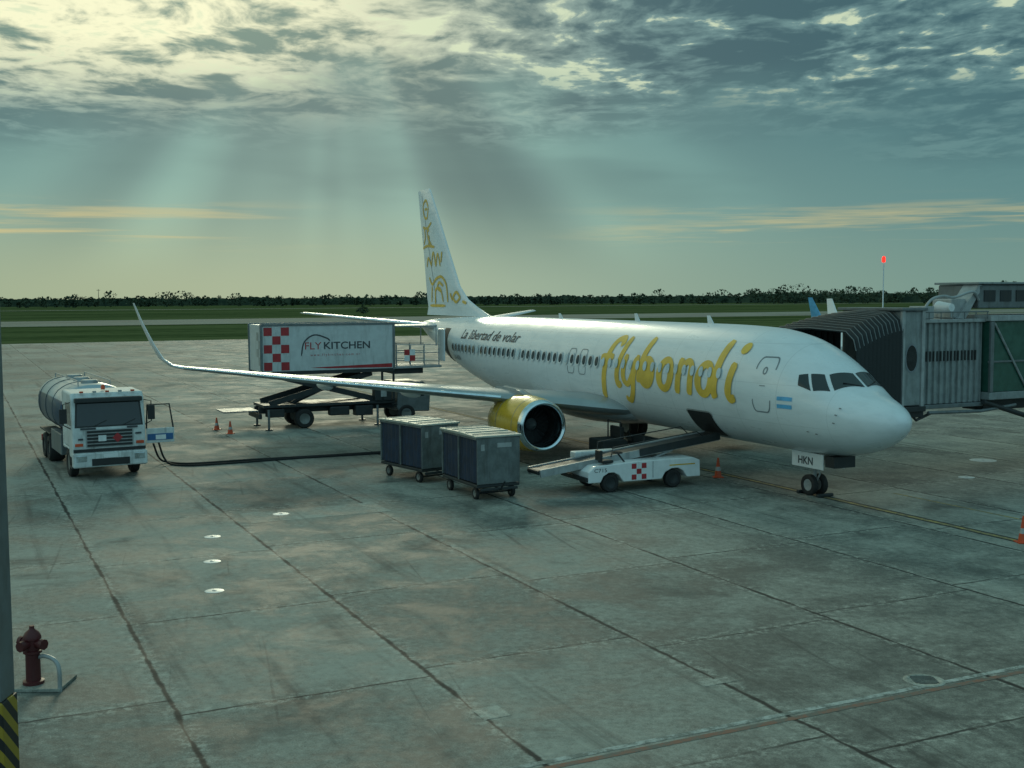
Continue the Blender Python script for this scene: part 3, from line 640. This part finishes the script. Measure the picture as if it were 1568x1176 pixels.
for q in(-1,1):
    box('headlight_'+('l' if q>0 else 'r'),1.42,1.44,q*.95-.17,q*.95+.17,.66,.86,M['chrome'],FT,.01)
    box('indicator_'+('l' if q>0 else 'r'),1.28,1.33,q*1.0-.13,q*1.0+.13,1.17,1.27,M['orange'],FT,.01)
    box('mirror_'+('l' if q>0 else 'r'),1.05,1.12,q*1.45-.12,q*1.45+.12,1.95,2.45,M['black'],FT,.02)
    tube('mirror_arm_'+('l' if q>0 else 'r'),[(.95,q*1.2,2.65),(1.08,q*1.45,2.6),(1.08,q*1.45,1.9),(.95,q*1.2,1.75)],.02,M['dark'],FT,6)
    box('front_mudguard_'+('l' if q>0 else 'r'),-.62,.62,q*1.05-.18,q*1.05+.18,1.02,1.09,M['whited'],FT,.03)
    box('cab_step_'+('l' if q>0 else 'r'),.65,1.1,q*1.12-.1,q*1.12+.1,.4,.47,M['dark'],FT,.01)
mesh('hazard_placard',[(1.35,.25+y,1.42+z) for y,z in((0,-.17),(.17,0),(0,.17),(-.17,0))],[(0,1,2,3)],M['red'],FT)
mesh('placard_b',[(1.35,-.25+y,1.42+z) for y,z in((-.13,-.1),(.13,-.1),(.13,.1),(-.13,.1))],[(0,1,2,3)],M['white'],FT)
mesh('number_plate',[(1.44,y,z) for y,z in((-.24,.76),(.24,.76),(.24,.89),(-.24,.89))],[(0,1,2,3)],M['white'],FT)
for i,(y,z,w_) in enumerate([(-.7,1.73,.5),(.75,1.73,.35),(-.95,1.38,.16),(.95,1.5,.2)]): box('front_sticker_%d'%(i+1),1.31,1.335,y-w_/2,y+w_/2,z,z+.06,M['text'],FT,0)
for i in range(-2,3): box('marker_lamp_%d'%(i+3),1.0,1.1,i*.42-.06,i*.42+.06,2.96,3.02,M['orange'] if i%2==0 else M['lgrey'],FT,.01)
lathe('beacon',[(0,.07),(.12,.07),(.17,.03),(.175,0)],(.3,0,3.0),'z',M['orange'],FT,12)
box('open_door_lower',.92,.98,1.28,2.25,1.1,1.62,M['whited'],FT,.02); box('open_door_blue_band',.985,.995,1.32,2.2,1.2,1.42,M['blue'],FT,0)
box('door_decal',.995,1.0,1.6,1.95,1.22,1.38,M['white'],FT,0)
tube('open_door_frame',[(.95,1.3,1.62),(.95,1.34,2.45),(.95,2.1,2.45),(.95,2.22,1.62)],.03,M['dark'],FT,6)
v=[];f=[];K=36
st_=[(-1.15,.05),(-1.16,.8),(-1.2,.94),(-1.32,1.),(-6.9,1.),(-7.02,.94),(-7.06,.8),(-7.08,.05)]
for x,sc_ in st_:
    for k in range(K):
        th=2*math.pi*k/K; c_,s_=math.cos(th),math.sin(th)
        v.append((x,1.22*sc_*math.copysign(abs(c_)**.8,c_),2.12+.95*sc_*math.copysign(abs(s_)**.85,s_)))
for i in range(len(st_)-1):
    for k in range(K): k2=(k+1)%K; f.append((i*K+k,i*K+k2,(i+1)*K+k2,(i+1)*K+k))
m,t,b=new_mat('tank_paint'); tc=t.n('ShaderNodeTexCoord').outputs['Object']; X,Y,Z=t.sep(tc)
nn=t.noise(tc,2.,4,.6)
c=t.mix(t.ss(Z,2.50,2.54),(.03,.065,.12),(.38,.46,.50)); c=t.mix(t.ss(nn,.5,.75,0,.4),c,(.1,.1,.1)); t.put(b.inputs['Base Color'],c); b.inputs['Roughness'].default_value=.3; b.inputs['Metallic'].default_value=.3
M['tank']=m
mesh('tank',v,f,m,FT,True,50)
for i,x in enumerate((-2.4,-4.1,-5.8)): 
    lathe('tank_manhole_%d'%(i+1),[(0,.3),(.1,.3),(.13,.27),(.13,0)],(x,0,3.05),'z',M['lgrey'],FT,16)
    tube('tank_band_%d'%(i+1),[(x-.7,1.23*math.copysign(abs(math.cos(q))**.8,math.cos(q)),2.12+.96*math.copysign(abs(math.sin(q))**.85,math.sin(q))) for q in [2*math.pi*k/36 for k in range(37)]],.014,M['grey'],FT,6)
for q in(-.55,.55): tube('tank_walkway_rail_'+('l' if q>0 else 'r'),[(-1.4,q,3.03),(-1.4,q,3.2),(-6.8,q,3.2),(-6.8,q,3.03)],.02,M['lgrey'],FT,6)
box('pump_cabinet',-3.6,-1.2,.75,1.22,.65,1.35,M['lgrey'],FT,.03); box('side_cabinet',-3.6,-1.2,-1.22,-.75,.6,1.35,M['grey'],FT,.03)
for q in(-1,1): box('rear_mudguard_'+('l' if q>0 else 'r'),-6.4,-3.75,q*.95-.3,q*.95+.3,1.08,1.14,M['dark'],FT,.02)
box('rear_bumper',-7.25,-7.1,-1.1,1.1,.5,.75,M['red'],FT,.02)
lathe('exhaust',[(-.4,.12),(.4,.12)],(-.9,-1.0,1.6),'z',M['dark'],FT,12)
hs=empty('fuel_hose',(0,0,0))
tube('hose_a',catmull([(-13.6,44.3,.9),(-13.45,44.4,.3),(-13.1,44.2,.04),(-12.2,43.9,.04),(-10.6,44.6,.04),(-8.2,45.9,.04),(-5.6,47.0,.04),(-2.0,48.5,.04),(.8,49.2,.04),(1.2,49.5,.3)],8),.04,M['rubber'],hs,8)
tube('hose_b',catmull([(-13.9,44.6,.8),(-13.7,44.7,.2),(-13.3,44.7,.04),(-12.3,44.4,.04),(-10.4,45.3,.04),(-7.9,46.3,.04),(-5.0,47.6,.04),(-1.5,48.9,.04)],8),.04,M['rubber'],hs,8)
# ---------------------------------------------------------------- CATERING TRUCK
CT=empty('catering_lift_truck',(-4.4,60.5,0),head((.904,.428)))
M['boxw']=mat('box_white',(.54,.57,.57),.45,var=.06,dirt=.25)
bz0,bz1=2.82,5.08; x0,x1=-9.0,-2.3
box('lift_box',x0,x1,-1.25,1.25,bz0,bz1,M['boxw'],CT,.02)
for nm,a in(('rear',x0),('front',x1)):
    for q in(-1.25,1.25): box('box_post_%s_%s'%(nm,'l' if q>0 else 'r'),a-.06,a+.06,q-.05,q+.05,bz0-.05,bz1+.05,M['grey'],CT,.01)
for q in(-1.25,1.25):
    box('box_top_rail_'+('l' if q>0 else 'r'),x0,x1,q-.045,q+.045,bz1-.05,bz1+.06,M['grey'],CT,.01)
    box('box_bottom_rail_'+('l' if q>0 else 'r'),x0,x1,q-.045,q+.045,bz0-.16,bz0+.02,M['dark'],CT,.01)
box('box_floor',x0,x1,-1.2,1.2,bz0-.14,bz0-.01,M['dark'],CT,.01)
YN=-1.258
for r in range(5):
    for c_ in range(3):
        if (r+c_)%2==0:
            xx=x0+.12+c_*.42; zz=bz1-.1-(r+1)*.42
            mesh('logo_square_%d_%d'%(r,c_),[(xx,YN,zz),(xx+.40,YN,zz),(xx+.40,YN,zz+.40),(xx,YN,zz+.40)],[(0,1,2,3)],M['red'],CT)
mesh('red_stripe',[(x0+3.3,YN,bz0+.10),(x1-.1,YN,bz0+.06),(x1-.1,YN,bz0+.26),(x0+2.4,YN,bz0+.16)],[(0,1,2,3)],M['red'],CT)
text('box_lettering','KITCHEN',.50,lambda a,z:(x0+3.05+a*1.15,YN,bz0+1.05+z),M['text'],CT,bold=.008)
text('box_lettering_red','FLY',.50,lambda a,z:(x0+2.1+a*1.1,YN,bz0+1.05+z),M['red'],CT)
text('box_web_lettering','w w w . f l y k i t c h e n . c o m . a r',.17,lambda a,z:(x0+2.4+a,YN,bz0+.72+z),M['red'],CT)
ribbon('logo_arc',[(x0+1.95,bz0+.75),(x0+2.1,bz0+1.4),(x0+2.6,bz0+1.75),(x0+3.2,bz0+1.6),(x0+3.4,bz0+1.45)],.07,lambda a,z:(a,YN,z),M['text'],CT,5)
for r in range(4): mesh('rear_square_%d'%r,[(x0-.012,-1.1+(r%2)*.4,bz0+.3+r*.4),(x0-.012,-.7+(r%2)*.4,bz0+.3+r*.4),(x0-.012,-.7+(r%2)*.4,bz0+.7+r*.4),(x0-.012,-1.1+(r%2)*.4,bz0+.7+r*.4)],[(0,1,2,3)],M['lgrey'],CT)
for q in(-.45,.45): box('chassis_rail_'+('l' if q>0 else 'r'),-9.0,-.6,q-.08,q+.08,.75,1.05,M['dark'],CT,.01)
box('sub_frame',-8.9,-2.2,-1.1,1.1,1.06,1.2,M['dark'],CT,.02)
for k,(xx,yy) in enumerate([(-6.9,-.95),(-6.9,.95),(-1.6,-.98),(-1.6,.98)]): wheel('wheel_%d'%(k+1),(xx,yy,.48),.48,.5 if k<2 else .28,CT)
for q in(-.95,.95):
    n_='l' if q>0 else 'r'
    for k,(a,b_) in enumerate((((-8.6,1.25),(-3.4,2.62)),((-8.3,2.62),(-3.1,1.25)))):
        yy=q+(.07 if k else -.07)
        d_=Vector((b_[0]-a[0],0,b_[1]-a[1])).normalized(); nn=Vector((-d_.z,0,d_.x))*.14
        p=[Vector((a[0],yy,a[1]))+nn,Vector((b_[0],yy,b_[1]))+nn,Vector((b_[0],yy,b_[1]))-nn,Vector((a[0],yy,a[1]))-nn]
        v=[tuple(w_+Vector((0,-.035,0))) for w_ in p]+[tuple(w_+Vector((0,.035,0))) for w_ in p]
        mesh('scissor_arm_%s_%d'%(n_,k+1),v,[(0,1,2,3),(7,6,5,4),(0,4,5,1),(1,5,6,2),(2,6,7,3),(3,7,4,0)],M['dark'],CT)
tube('scissor_pivot',[(-5.9,-1.1,1.95),(-5.9,1.1,1.95)],.09,M['grey'],CT,10)
for q in(-.5,.5): tube('lift_cylinder_'+('l' if q>0 else 'r'),[(-7.4,q,1.2),(-5.0,q,2.2)],.09,M['dark'],CT,10)
box('fuel_tank',-5.6,-4.6,-1.1,-.6,.55,1.0,M['dark'],CT,.05); box('tool_box',-4.3,-3.4,-1.15,-.6,.5,1.0,M['dark'],CT,.03); box('hydraulic_unit',-8.7,-7.9,-1.15,-.5,.6,1.0,M['dark'],CT,.03)
for i,(xx,yy) in enumerate([(-8.7,-1.25),(-8.7,1.25),(-3.2,-1.25),(-3.2,1.25)]):
    tube('outrigger_%d'%(i+1),[(xx,yy,1.0),(xx,yy,.06)],.06,M['grey'],CT,8); lathe('outrigger_pad_%d'%(i+1),[(0,.02),(0,.18),(.05,.18),(.06,.02)],(xx,yy,.01),'z',M['dark'],CT,12)
box('tail_lift_tread',-10.8,-9.1,-.9,.9,.9,.96,M['grey'],CT,.01); box('tail_bumper',-9.15,-9.0,-1.15,1.15,.55,.8,M['dark'],CT,.02)
extr('cab_shell',[(-.35,.55),(-.3,1.35),(-.5,1.95),(-.7,2.1),(-2.05,2.1),(-2.1,.8),(-2.0,.6)],-1.1,1.1,M['grey'],CT,.05)
for q in(-1,1): mesh('cab_window_'+('l' if q>0 else 'r'),[(x,1.107*q,z) for x,z in((-1.6,1.35),(-.65,1.35),(-.75,1.9),(-1.6,1.9))],[(0,1,2,3)],M['glass'],CT)
mesh('cab_windscreen',[(-.30,-1.0,1.38),(-.30,1.0,1.38),(-.49,.95,1.93),(-.49,-.95,1.93)],[(0,1,2,3)],M['glass'],CT)
for i,z in enumerate((.75,1.0,1.25)): box('cab_step_%d'%(i+1),-2.4,-2.15,-1.25,-1.0,z,z+.04,M['dark'],CT,0)
box('equipment_rack',-3.3,-2.4,-1.2,-.7,1.2,2.2,M['dark'],CT,.03); box('rack_panel',-3.0,-2.7,-1.22,-1.205,1.4,2.0,M['lgrey'],CT,0)
for xx in(-2.9,-2.3): box('mast_%d'%int(-xx*10),xx-.05,xx+.05,-1.2,-1.1,1.2,2.8,M['dark'],CT,.01)
box('front_platform',-2.2,.35,-1.1,1.1,2.78,2.9,M['lgrey'],CT,.02)
box('platform_support',-2.2,-.6,-.9,.9,2.5,2.77,M['dark'],CT,.02)
for q in(-1.08,1.08):
    n_='l' if q>0 else 'r'
    for i,xx in enumerate((-2.1,-1.35,-.6,.2)): tube('platform_post_%s_%d'%(n_,i+1),[(xx,q,2.9),(xx,q,4.0 if i<3 else 3.8)],.03,M['lgrey'],CT,6)
    for i,z in enumerate((3.2,3.6,4.0)): tube('platform_rail_%s_%d'%(n_,i+1),[(-2.1,q,z),(.2,q,z-.05)],.025,M['lgrey'],CT,6)
for r in range(2):
    for c_ in range(2):
        xx=-1.7+c_*.3; zz=3.15+r*.3
        mesh('platform_sign_%d%d'%(r,c_),[(xx,-1.12,zz),(xx+.29,-1.12,zz),(xx+.29,-1.12,zz+.29),(xx,-1.12,zz+.29)],[(0,1,2,3)],M['red'] if (r+c_)%2 else M['white'],CT)
box('platform_canopy',-2.2,.1,-1.15,1.15,4.88,4.96,M['lgrey'],CT,.02)
for q in(-1.1,1.1): tube('canopy_post_'+('l' if q>0 else 'r'),[(.05,q,3.9),(.05,q,4.9)],.03,M['lgrey'],CT,6)
# ---------------------------------------------------------------- BAGGAGE CARTS
def cart(x,y,ang,L=2.75,Wd=1.5):
    C=empty('covered_baggage_cart',(x,y,0),ang)
    box('base_frame',-L/2,L/2,-Wd/2,Wd/2,.40,.50,M['dark'],C,.02)
    z0,z1=.51,1.98
    for i,sx in enumerate((-1,1)):
        box('end_panel_%d'%(i+1),sx*L/2-.03,sx*L/2+.03,-Wd/2,Wd/2,z0,z1,M['cart'],C,.02)
        for q in(-.25,.25): box('end_seam_%d_%d'%(i+1,1 if q<0 else 2),sx*(L/2+.032)-.004,sx*(L/2+.032)+.004,q*Wd-.015,q*Wd+.015,z0+.1,z1-.1,M['grey'],C,0)
        box('end_label_%d'%(i+1),sx*(L/2+.034)-.003,sx*(L/2+.034)+.003,-.05,.45,1.66,1.80,M['lgrey'],C,0)
        box('end_label_b_%d'%(i+1),sx*(L/2+.034)-.003,sx*(L/2+.034)+.003,-.62,-.5,1.58,1.78,M['lgrey'],C,0)
    for sy in(-1,1):
        nx=60; v=[];f=[]
        for i in range(nx+1):
            xx=-L/2+.06+(L-.12)*i/nx; d_=.022*math.sin(i*1.15)+.012*math.sin(i*.47+sy)
            for z in(z0+.02,1.2,z1-.03): v.append((xx,sy*(Wd/2-.06)+d_*(1.2 if z<1.3 else .8),z))
        for i in range(nx):
            for k in range(2): f.append((i*3+k,i*3+k+1,i*3+k+4,i*3+k+3))
        mesh('curtain_%s'%('l' if sy>0 else 'r'),v,f,M['curtain'],C,True)
        box('side_top_rail_%s'%('l' if sy>0 else 'r'),-L/2,L/2,sy*Wd/2-.03,sy*Wd/2+.03,z1-.06,z1,M['cart'],C,.01)
        box('side_mid_post_%s'%('l' if sy>0 else 'r'),-.03,.03,sy*Wd/2-.03,sy*Wd/2+.02,z0,z1-.06,M['cart'],C,.01)
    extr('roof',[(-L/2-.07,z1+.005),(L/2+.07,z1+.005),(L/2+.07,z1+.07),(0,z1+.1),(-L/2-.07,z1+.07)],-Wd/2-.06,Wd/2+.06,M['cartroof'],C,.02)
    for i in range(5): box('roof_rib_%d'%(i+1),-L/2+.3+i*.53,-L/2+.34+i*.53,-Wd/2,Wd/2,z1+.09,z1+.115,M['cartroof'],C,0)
    for k,(xx,yy) in enumerate([(-L/2+.4,-Wd/2+.12),(-L/2+.4,Wd/2-.12),(L/2-.35,-Wd/2+.12),(L/2-.35,Wd/2-.12)]):
        wheel('wheel_%d'%(k+1),(xx,yy,.19),.19,.12,C); tube('wheel_fork_%d'%(k+1),[(xx,yy,.2),(xx,yy,.42)],.04,M['dark'],C,6)
    tube('axle_f',[(L/2-.35,-Wd/2+.12,.19),(L/2-.35,Wd/2-.12,.19)],.03,M['dark'],C,6)
    tube('tow_bar',[(L/2-.2,0,.36),(L/2+.15,0,.34),(L/2+.35,.05,.62)],.03,M['dark'],C,6)
    box('buffer',L/2+.0,L/2+.08,-Wd/2+.1,Wd/2-.1,.30,.39,M['dark'],C,.02)
    return C
def place(corner,dirL,L,Wd):
    dl=np.array(dirL)/np.linalg.norm(dirL); dw=np.array([dl[1],-dl[0]])
    c=np.array(corner)+dl*L/2+dw*Wd/2; return c[0],c[1],head(-dl)
cart(*place((-1.12,36.0),(-.45,.89),2.8,1.55)); cart(*place((-3.15,39.5),(-.60,.80),2.6,1.5))
# ---------------------------------------------------------------- BELT LOADER
BL=empty('baggage_belt_loader',(3.95,38.8,0),head((.91,.41)))
extr('body',[(-2.05,.36),(-2.05,.72),(-1.8,.90),(-.3,.98),(1.95,.98),(2.2,.88),(2.22,.33),(1.7,.33),(1.55,.55),(1.35,.66),(1.1,.66),(.85,.55),(.7,.33),(-.75,.33),(-.9,.55),(-1.1,.66),(-1.3,.66),(-1.5,.55),(-1.6,.36)],-.92,.92,M['white'],BL,.03)
for k,(xx,yy) in enumerate([(-1.2,-.76),(-1.2,.76),(1.2,-.76),(1.2,.76)]): wheel('wheel_%d'%(k+1),(xx,yy,.31),.31,.24,BL,M['dark'])
box('rubber_bumper',-2.15,-2.06,-.9,.9,.40,.55,M['black'],BL,.02)
for r in range(3):
    for c_ in range(3):
        if (r+c_)%2==0: mesh('emblem_%d%d'%(r,c_),[(xx_,-.926,zz_) for xx_,zz_ in((-.45+c_*.19,.38+r*.18),(-.27+c_*.19,.38+r*.18),(-.27+c_*.19,.55+r*.18),(-.45+c_*.19,.55+r*.18))],[(0,1,2,3)],M['red'],BL)
text('fleet_number','C715',.22,lambda a,z:(-1.85+a,-.927,.70+z*.8),M['text'],BL)
mesh('yellow_reflector',[(1.0,-.927,.75),(2.0,-.927,.75),(2.0,-.927,.79),(1.0,-.927,.79)],[(0,1,2,3)],M['yellow'],BL)
mesh('side_seam',[(.35,-.926,.4),(.37,-.926,.4),(.37,-.926,.95),(.35,-.926,.95)],[(0,1,2,3)],M['line'],BL)
A_=Vector((-3.5,.1,.66)); B_=Vector((3.35,.1,1.50)); D_=(B_-A_); Lb=D_.length; pit=math.atan2(D_.z,D_.x)
def bp(x,y,z): return (A_.x+x*math.cos(pit)-z*math.sin(pit),A_.y+y,A_.z+x*math.sin(pit)+z*math.cos(pit))
def bbox(name,x0_,x1_,y0,y1,z0,z1,m):
    v=[bp(x,y,z) for x in(x0_,x1_) for y in(y0,y1) for z in(z0,z1)]
    return mesh(name,v,[(0,1,3,2),(4,6,7,5),(0,4,5,1),(2,3,7,6),(0,2,6,4),(1,5,7,3)],m,BL)
bbox('boom_frame_r',0,Lb,-.48,-.40,-.08,.16,M['lgrey']); bbox('boom_frame_l',0,Lb,.40,.48,-.08,.16,M['lgrey'])
bbox('boom_upper_section',Lb-3.2,Lb,-.53,-.485,-.05,.20,M['dark'])
bbox('conveyor_belt',-.02,Lb+.02,-.39,.39,.02,.12,M['black'])
for i in range(13): bbox('boom_crossmember_%d'%(i+1),.2+i*.5,.25+i*.5,-.40,.40,-.07,.0,M['dark'])
for e_,xx in(('low',0.),('high',Lb)): lathe('roller_'+e_,[(-.39,.01),(-.39,.075),(.39,.075),(.39,.01)],bp(xx,0,.06),'y',M['dark'],BL,14)
tube('boom_handrail',[bp(2.6,-.5,.12),bp(2.7,-.5,.42),bp(6.0,-.5,.38),bp(6.3,-.5,.12)],.02,M['dark'],BL,6)
tube('boom_handrail_far',[bp(2.6,.5,.12),bp(2.7,.5,.5),bp(6.0,.5,.45),bp(6.3,.5,.12)],.02,M['dark'],BL,6)
tube('boom_lift_ram_r',[(.3,-.3,.8),bp(5.2,-.35,-.05)],.05,M['lgrey'],BL,8); tube('boom_lift_ram_l',[(.3,.5,.8),bp(5.2,.35,-.05)],.05,M['lgrey'],BL,8)
box('driver_seat',-1.5,-1.1,-.88,-.5,.97,1.07,M['black'],BL,.03); box('driver_backrest',-1.6,-1.5,-.88,-.5,1.05,1.4,M['black'],BL,.03)
tube('steering_column',[(-.6,-.7,.95),(-.85,-.7,1.25)],.03,M['dark'],BL,6); lathe('steering_wheel',[(-.02,.15),(.02,.15),(.02,.18),(-.02,.18),(-.02,.15)],(-.87,-.7,1.28),'z',M['black'],BL,16)
box('engine_cover',-1.8,-.2,.5,.9,.97,1.2,M['whited'],BL,.04)
TG=empty('baggage_tow_tractor',(4.3,44.6,0),head((.91,.41)))
extr('body',[(-1.2,.35),(-1.2,.95),(-.2,.95),(-.1,.7),(.5,.7),(.6,1.0),(1.3,.9),(1.35,.35)],-.6,.6,M['dark'],TG,.04)
for k,(xx,yy) in enumerate([(-.8,-.55),(-.8,.55),(.85,-.55),(.85,.55)]): wheel('wheel_%d'%(k+1),(xx,yy,.3),.3,.2,TG)
box('seat_back',-.35,-.22,-.45,.45,.95,1.4,M['black'],TG,.03); tube('roll_bar',[(-.4,-.5,.95),(-.4,-.5,1.6),(-.4,.5,1.6),(-.4,.5,.95)],.03,M['dark'],TG,6)
tube('steering',[(.45,0,.8),(.2,0,1.2)],.03,M['black'],TG,6)
def cone(x,y,h=.55):
    C=empty('traffic_cone',(x,y,0))
    box('base',-.18,.18,-.18,.18,.004,.035,M['orange'],C,.01)
    lathe('body',[(.035,.13),(h*.35,.098)],(0,0,0),'z',M['orange'],C,18); lathe('band',[(h*.35,.1),(h*.55,.072)],(0,0,0),'z',M['lgrey'],C,18)
    lathe('tip',[(h*.55,.07),(h,.03),(h,.0)],(0,0,0),'z',M['orange'],C,18)
cone(-14.38,56.14,.6); cone(-13.3,54.4,.6); cone(7.26,40.6,.7); cone(13.2,29.6,.7)
# ---------------------------------------------------------------- HYDRANT
HY=empty('fire_hydrant',(-7.95,18.8,.0))
lathe('barrel',[(0,.001),(0,.17),(.05,.17),(.06,.12),(.5,.115),(.52,.15),(.56,.15),(.57,.12),(.74,.12),(.75,.145),(.79,.145),(.86,.11),(.91,.05),(.93,.04),(.97,.04),(.97,.001)],(0,0,.06),'z',M['hyd'],HY,24)
for nm,d_ in(('a',(.9,-.4)),('b',(-.9,.4)),('c',(-.4,-.9))):
    tube('nozzle_'+nm,[(0,0,.74),(d_[0]*.2,d_[1]*.2,.74)],.07,M['hyd'],HY,12); tube('nozzle_cap_'+nm,[(d_[0]*.2,d_[1]*.2,.74),(d_[0]*.27,d_[1]*.27,.74)],.09,M['hyd'],HY,8)
box('concrete_base',-.45,.55,-.3,.45,.004,.06,M['concrete'],HY,.01)
PG=empty('pipe_guard',(-7.6,18.6,0))
tube('hoop',catmull([(-.25,.2,.5),(-.1,.1,.55),(.1,0,.5),(.18,-.05,.35),(.18,-.05,.0)],6),.035,M['lgrey'],PG,10)
CO=empty('steel_column',(-6.50,14.0,0))
box('shaft',-.26,.26,-.2,.2,1.5,9.5,M['grey'],CO,.02); box('hazard_base',-.28,.28,-.22,.22,0,1.5,M['hazard'],CO,.02)
# ---------------------------------------------------------------- distant trees
v=[];f=[]
def clump(cx,cy,cz,r):
    o=len(v); a=rng.uniform(0,6.28); k=rng.integers(4,6)
    th=rng.normal(size=3); th[1]*=.5; th/=np.linalg.norm(th)+1e-6
    u=np.cross(th,[0,0,1.]); u/=np.linalg.norm(u)+1e-6; w_=np.cross(th,u)
    for i in range(k):
        q=a+6.283*i/k; rr_=r*rng.uniform(.6,1.2); p=np.array([cx,cy,cz])+u*rr_*math.cos(q)+w_*rr_*math.sin(q); v.append(p)
    f.append(tuple(range(o,o+k)))
az=-.62
while az<.62:
    dist=rng.uniform(820,1150)
    big=az>.2
    h=rng.uniform(4,8.5) if not big else rng.uniform(6,12)
    if rng.random()<.1: h*=1.4
    wd=h*rng.uniform(.6,1.3); x,y=dist*math.sin(az),dist*math.cos(az)
    for i in range(int(34+h*6)):
        t_=rng.random(); zz=h*(.05+.9*t_); rr_=wd*.6*math.sqrt(max(.05,1-((t_-.45)/.58)**2))
        q=rng.uniform(0,6.28); r2=rr_*math.sqrt(rng.random()); clump(x+r2*math.cos(q),y+r2*math.sin(q),zz,rng.uniform(.5,1.3))
    az+=rng.uniform(.0012,.0040)
for lay in range(3):
    n=900
    hts=np.cumsum(rng.normal(size=n))*.22; hts-=np.convolve(hts,np.ones(60)/60,'same')
    for i in range(n):
        az=-.64+1.28*i/n; dist=960+lay*70; hh=3.9+lay*.9+(1.8 if az>.2 else 0)*(lay+1)/3+np.clip(hts[i],-1.2,1.6)+rng.uniform(-.5,.5)
        p=(dist*math.sin(az),dist*math.cos(az),hh)
        o=len(v); v.append((p[0],p[1],-.1)); v.append(p)
        if i: f.append((o-2,o,o+1,o-1))
mesh('distant_tree_line',v,f,M['foliage'])
v=[];f=[]
for i in range(160):
    q=rng.uniform(0,6.28); r2=rng.uniform(0,2.6); t_=rng.random(); clump(-57+r2*math.cos(q),445+r2*math.sin(q),.3+3.2*t_*(1-r2/5),rng.uniform(.2,.6))
mesh('lone_bush',v,f,M['foliage'])
MT=empty('distant_mast',(-355,1000,0)); tube('mast',[(0,0,0),(0,0,14)],[.35,.15],M['dark'],MT,6); tube('mast_arm',[(-1.5,0,13),(1.5,0,13)],.2,M['dark'],MT,6)
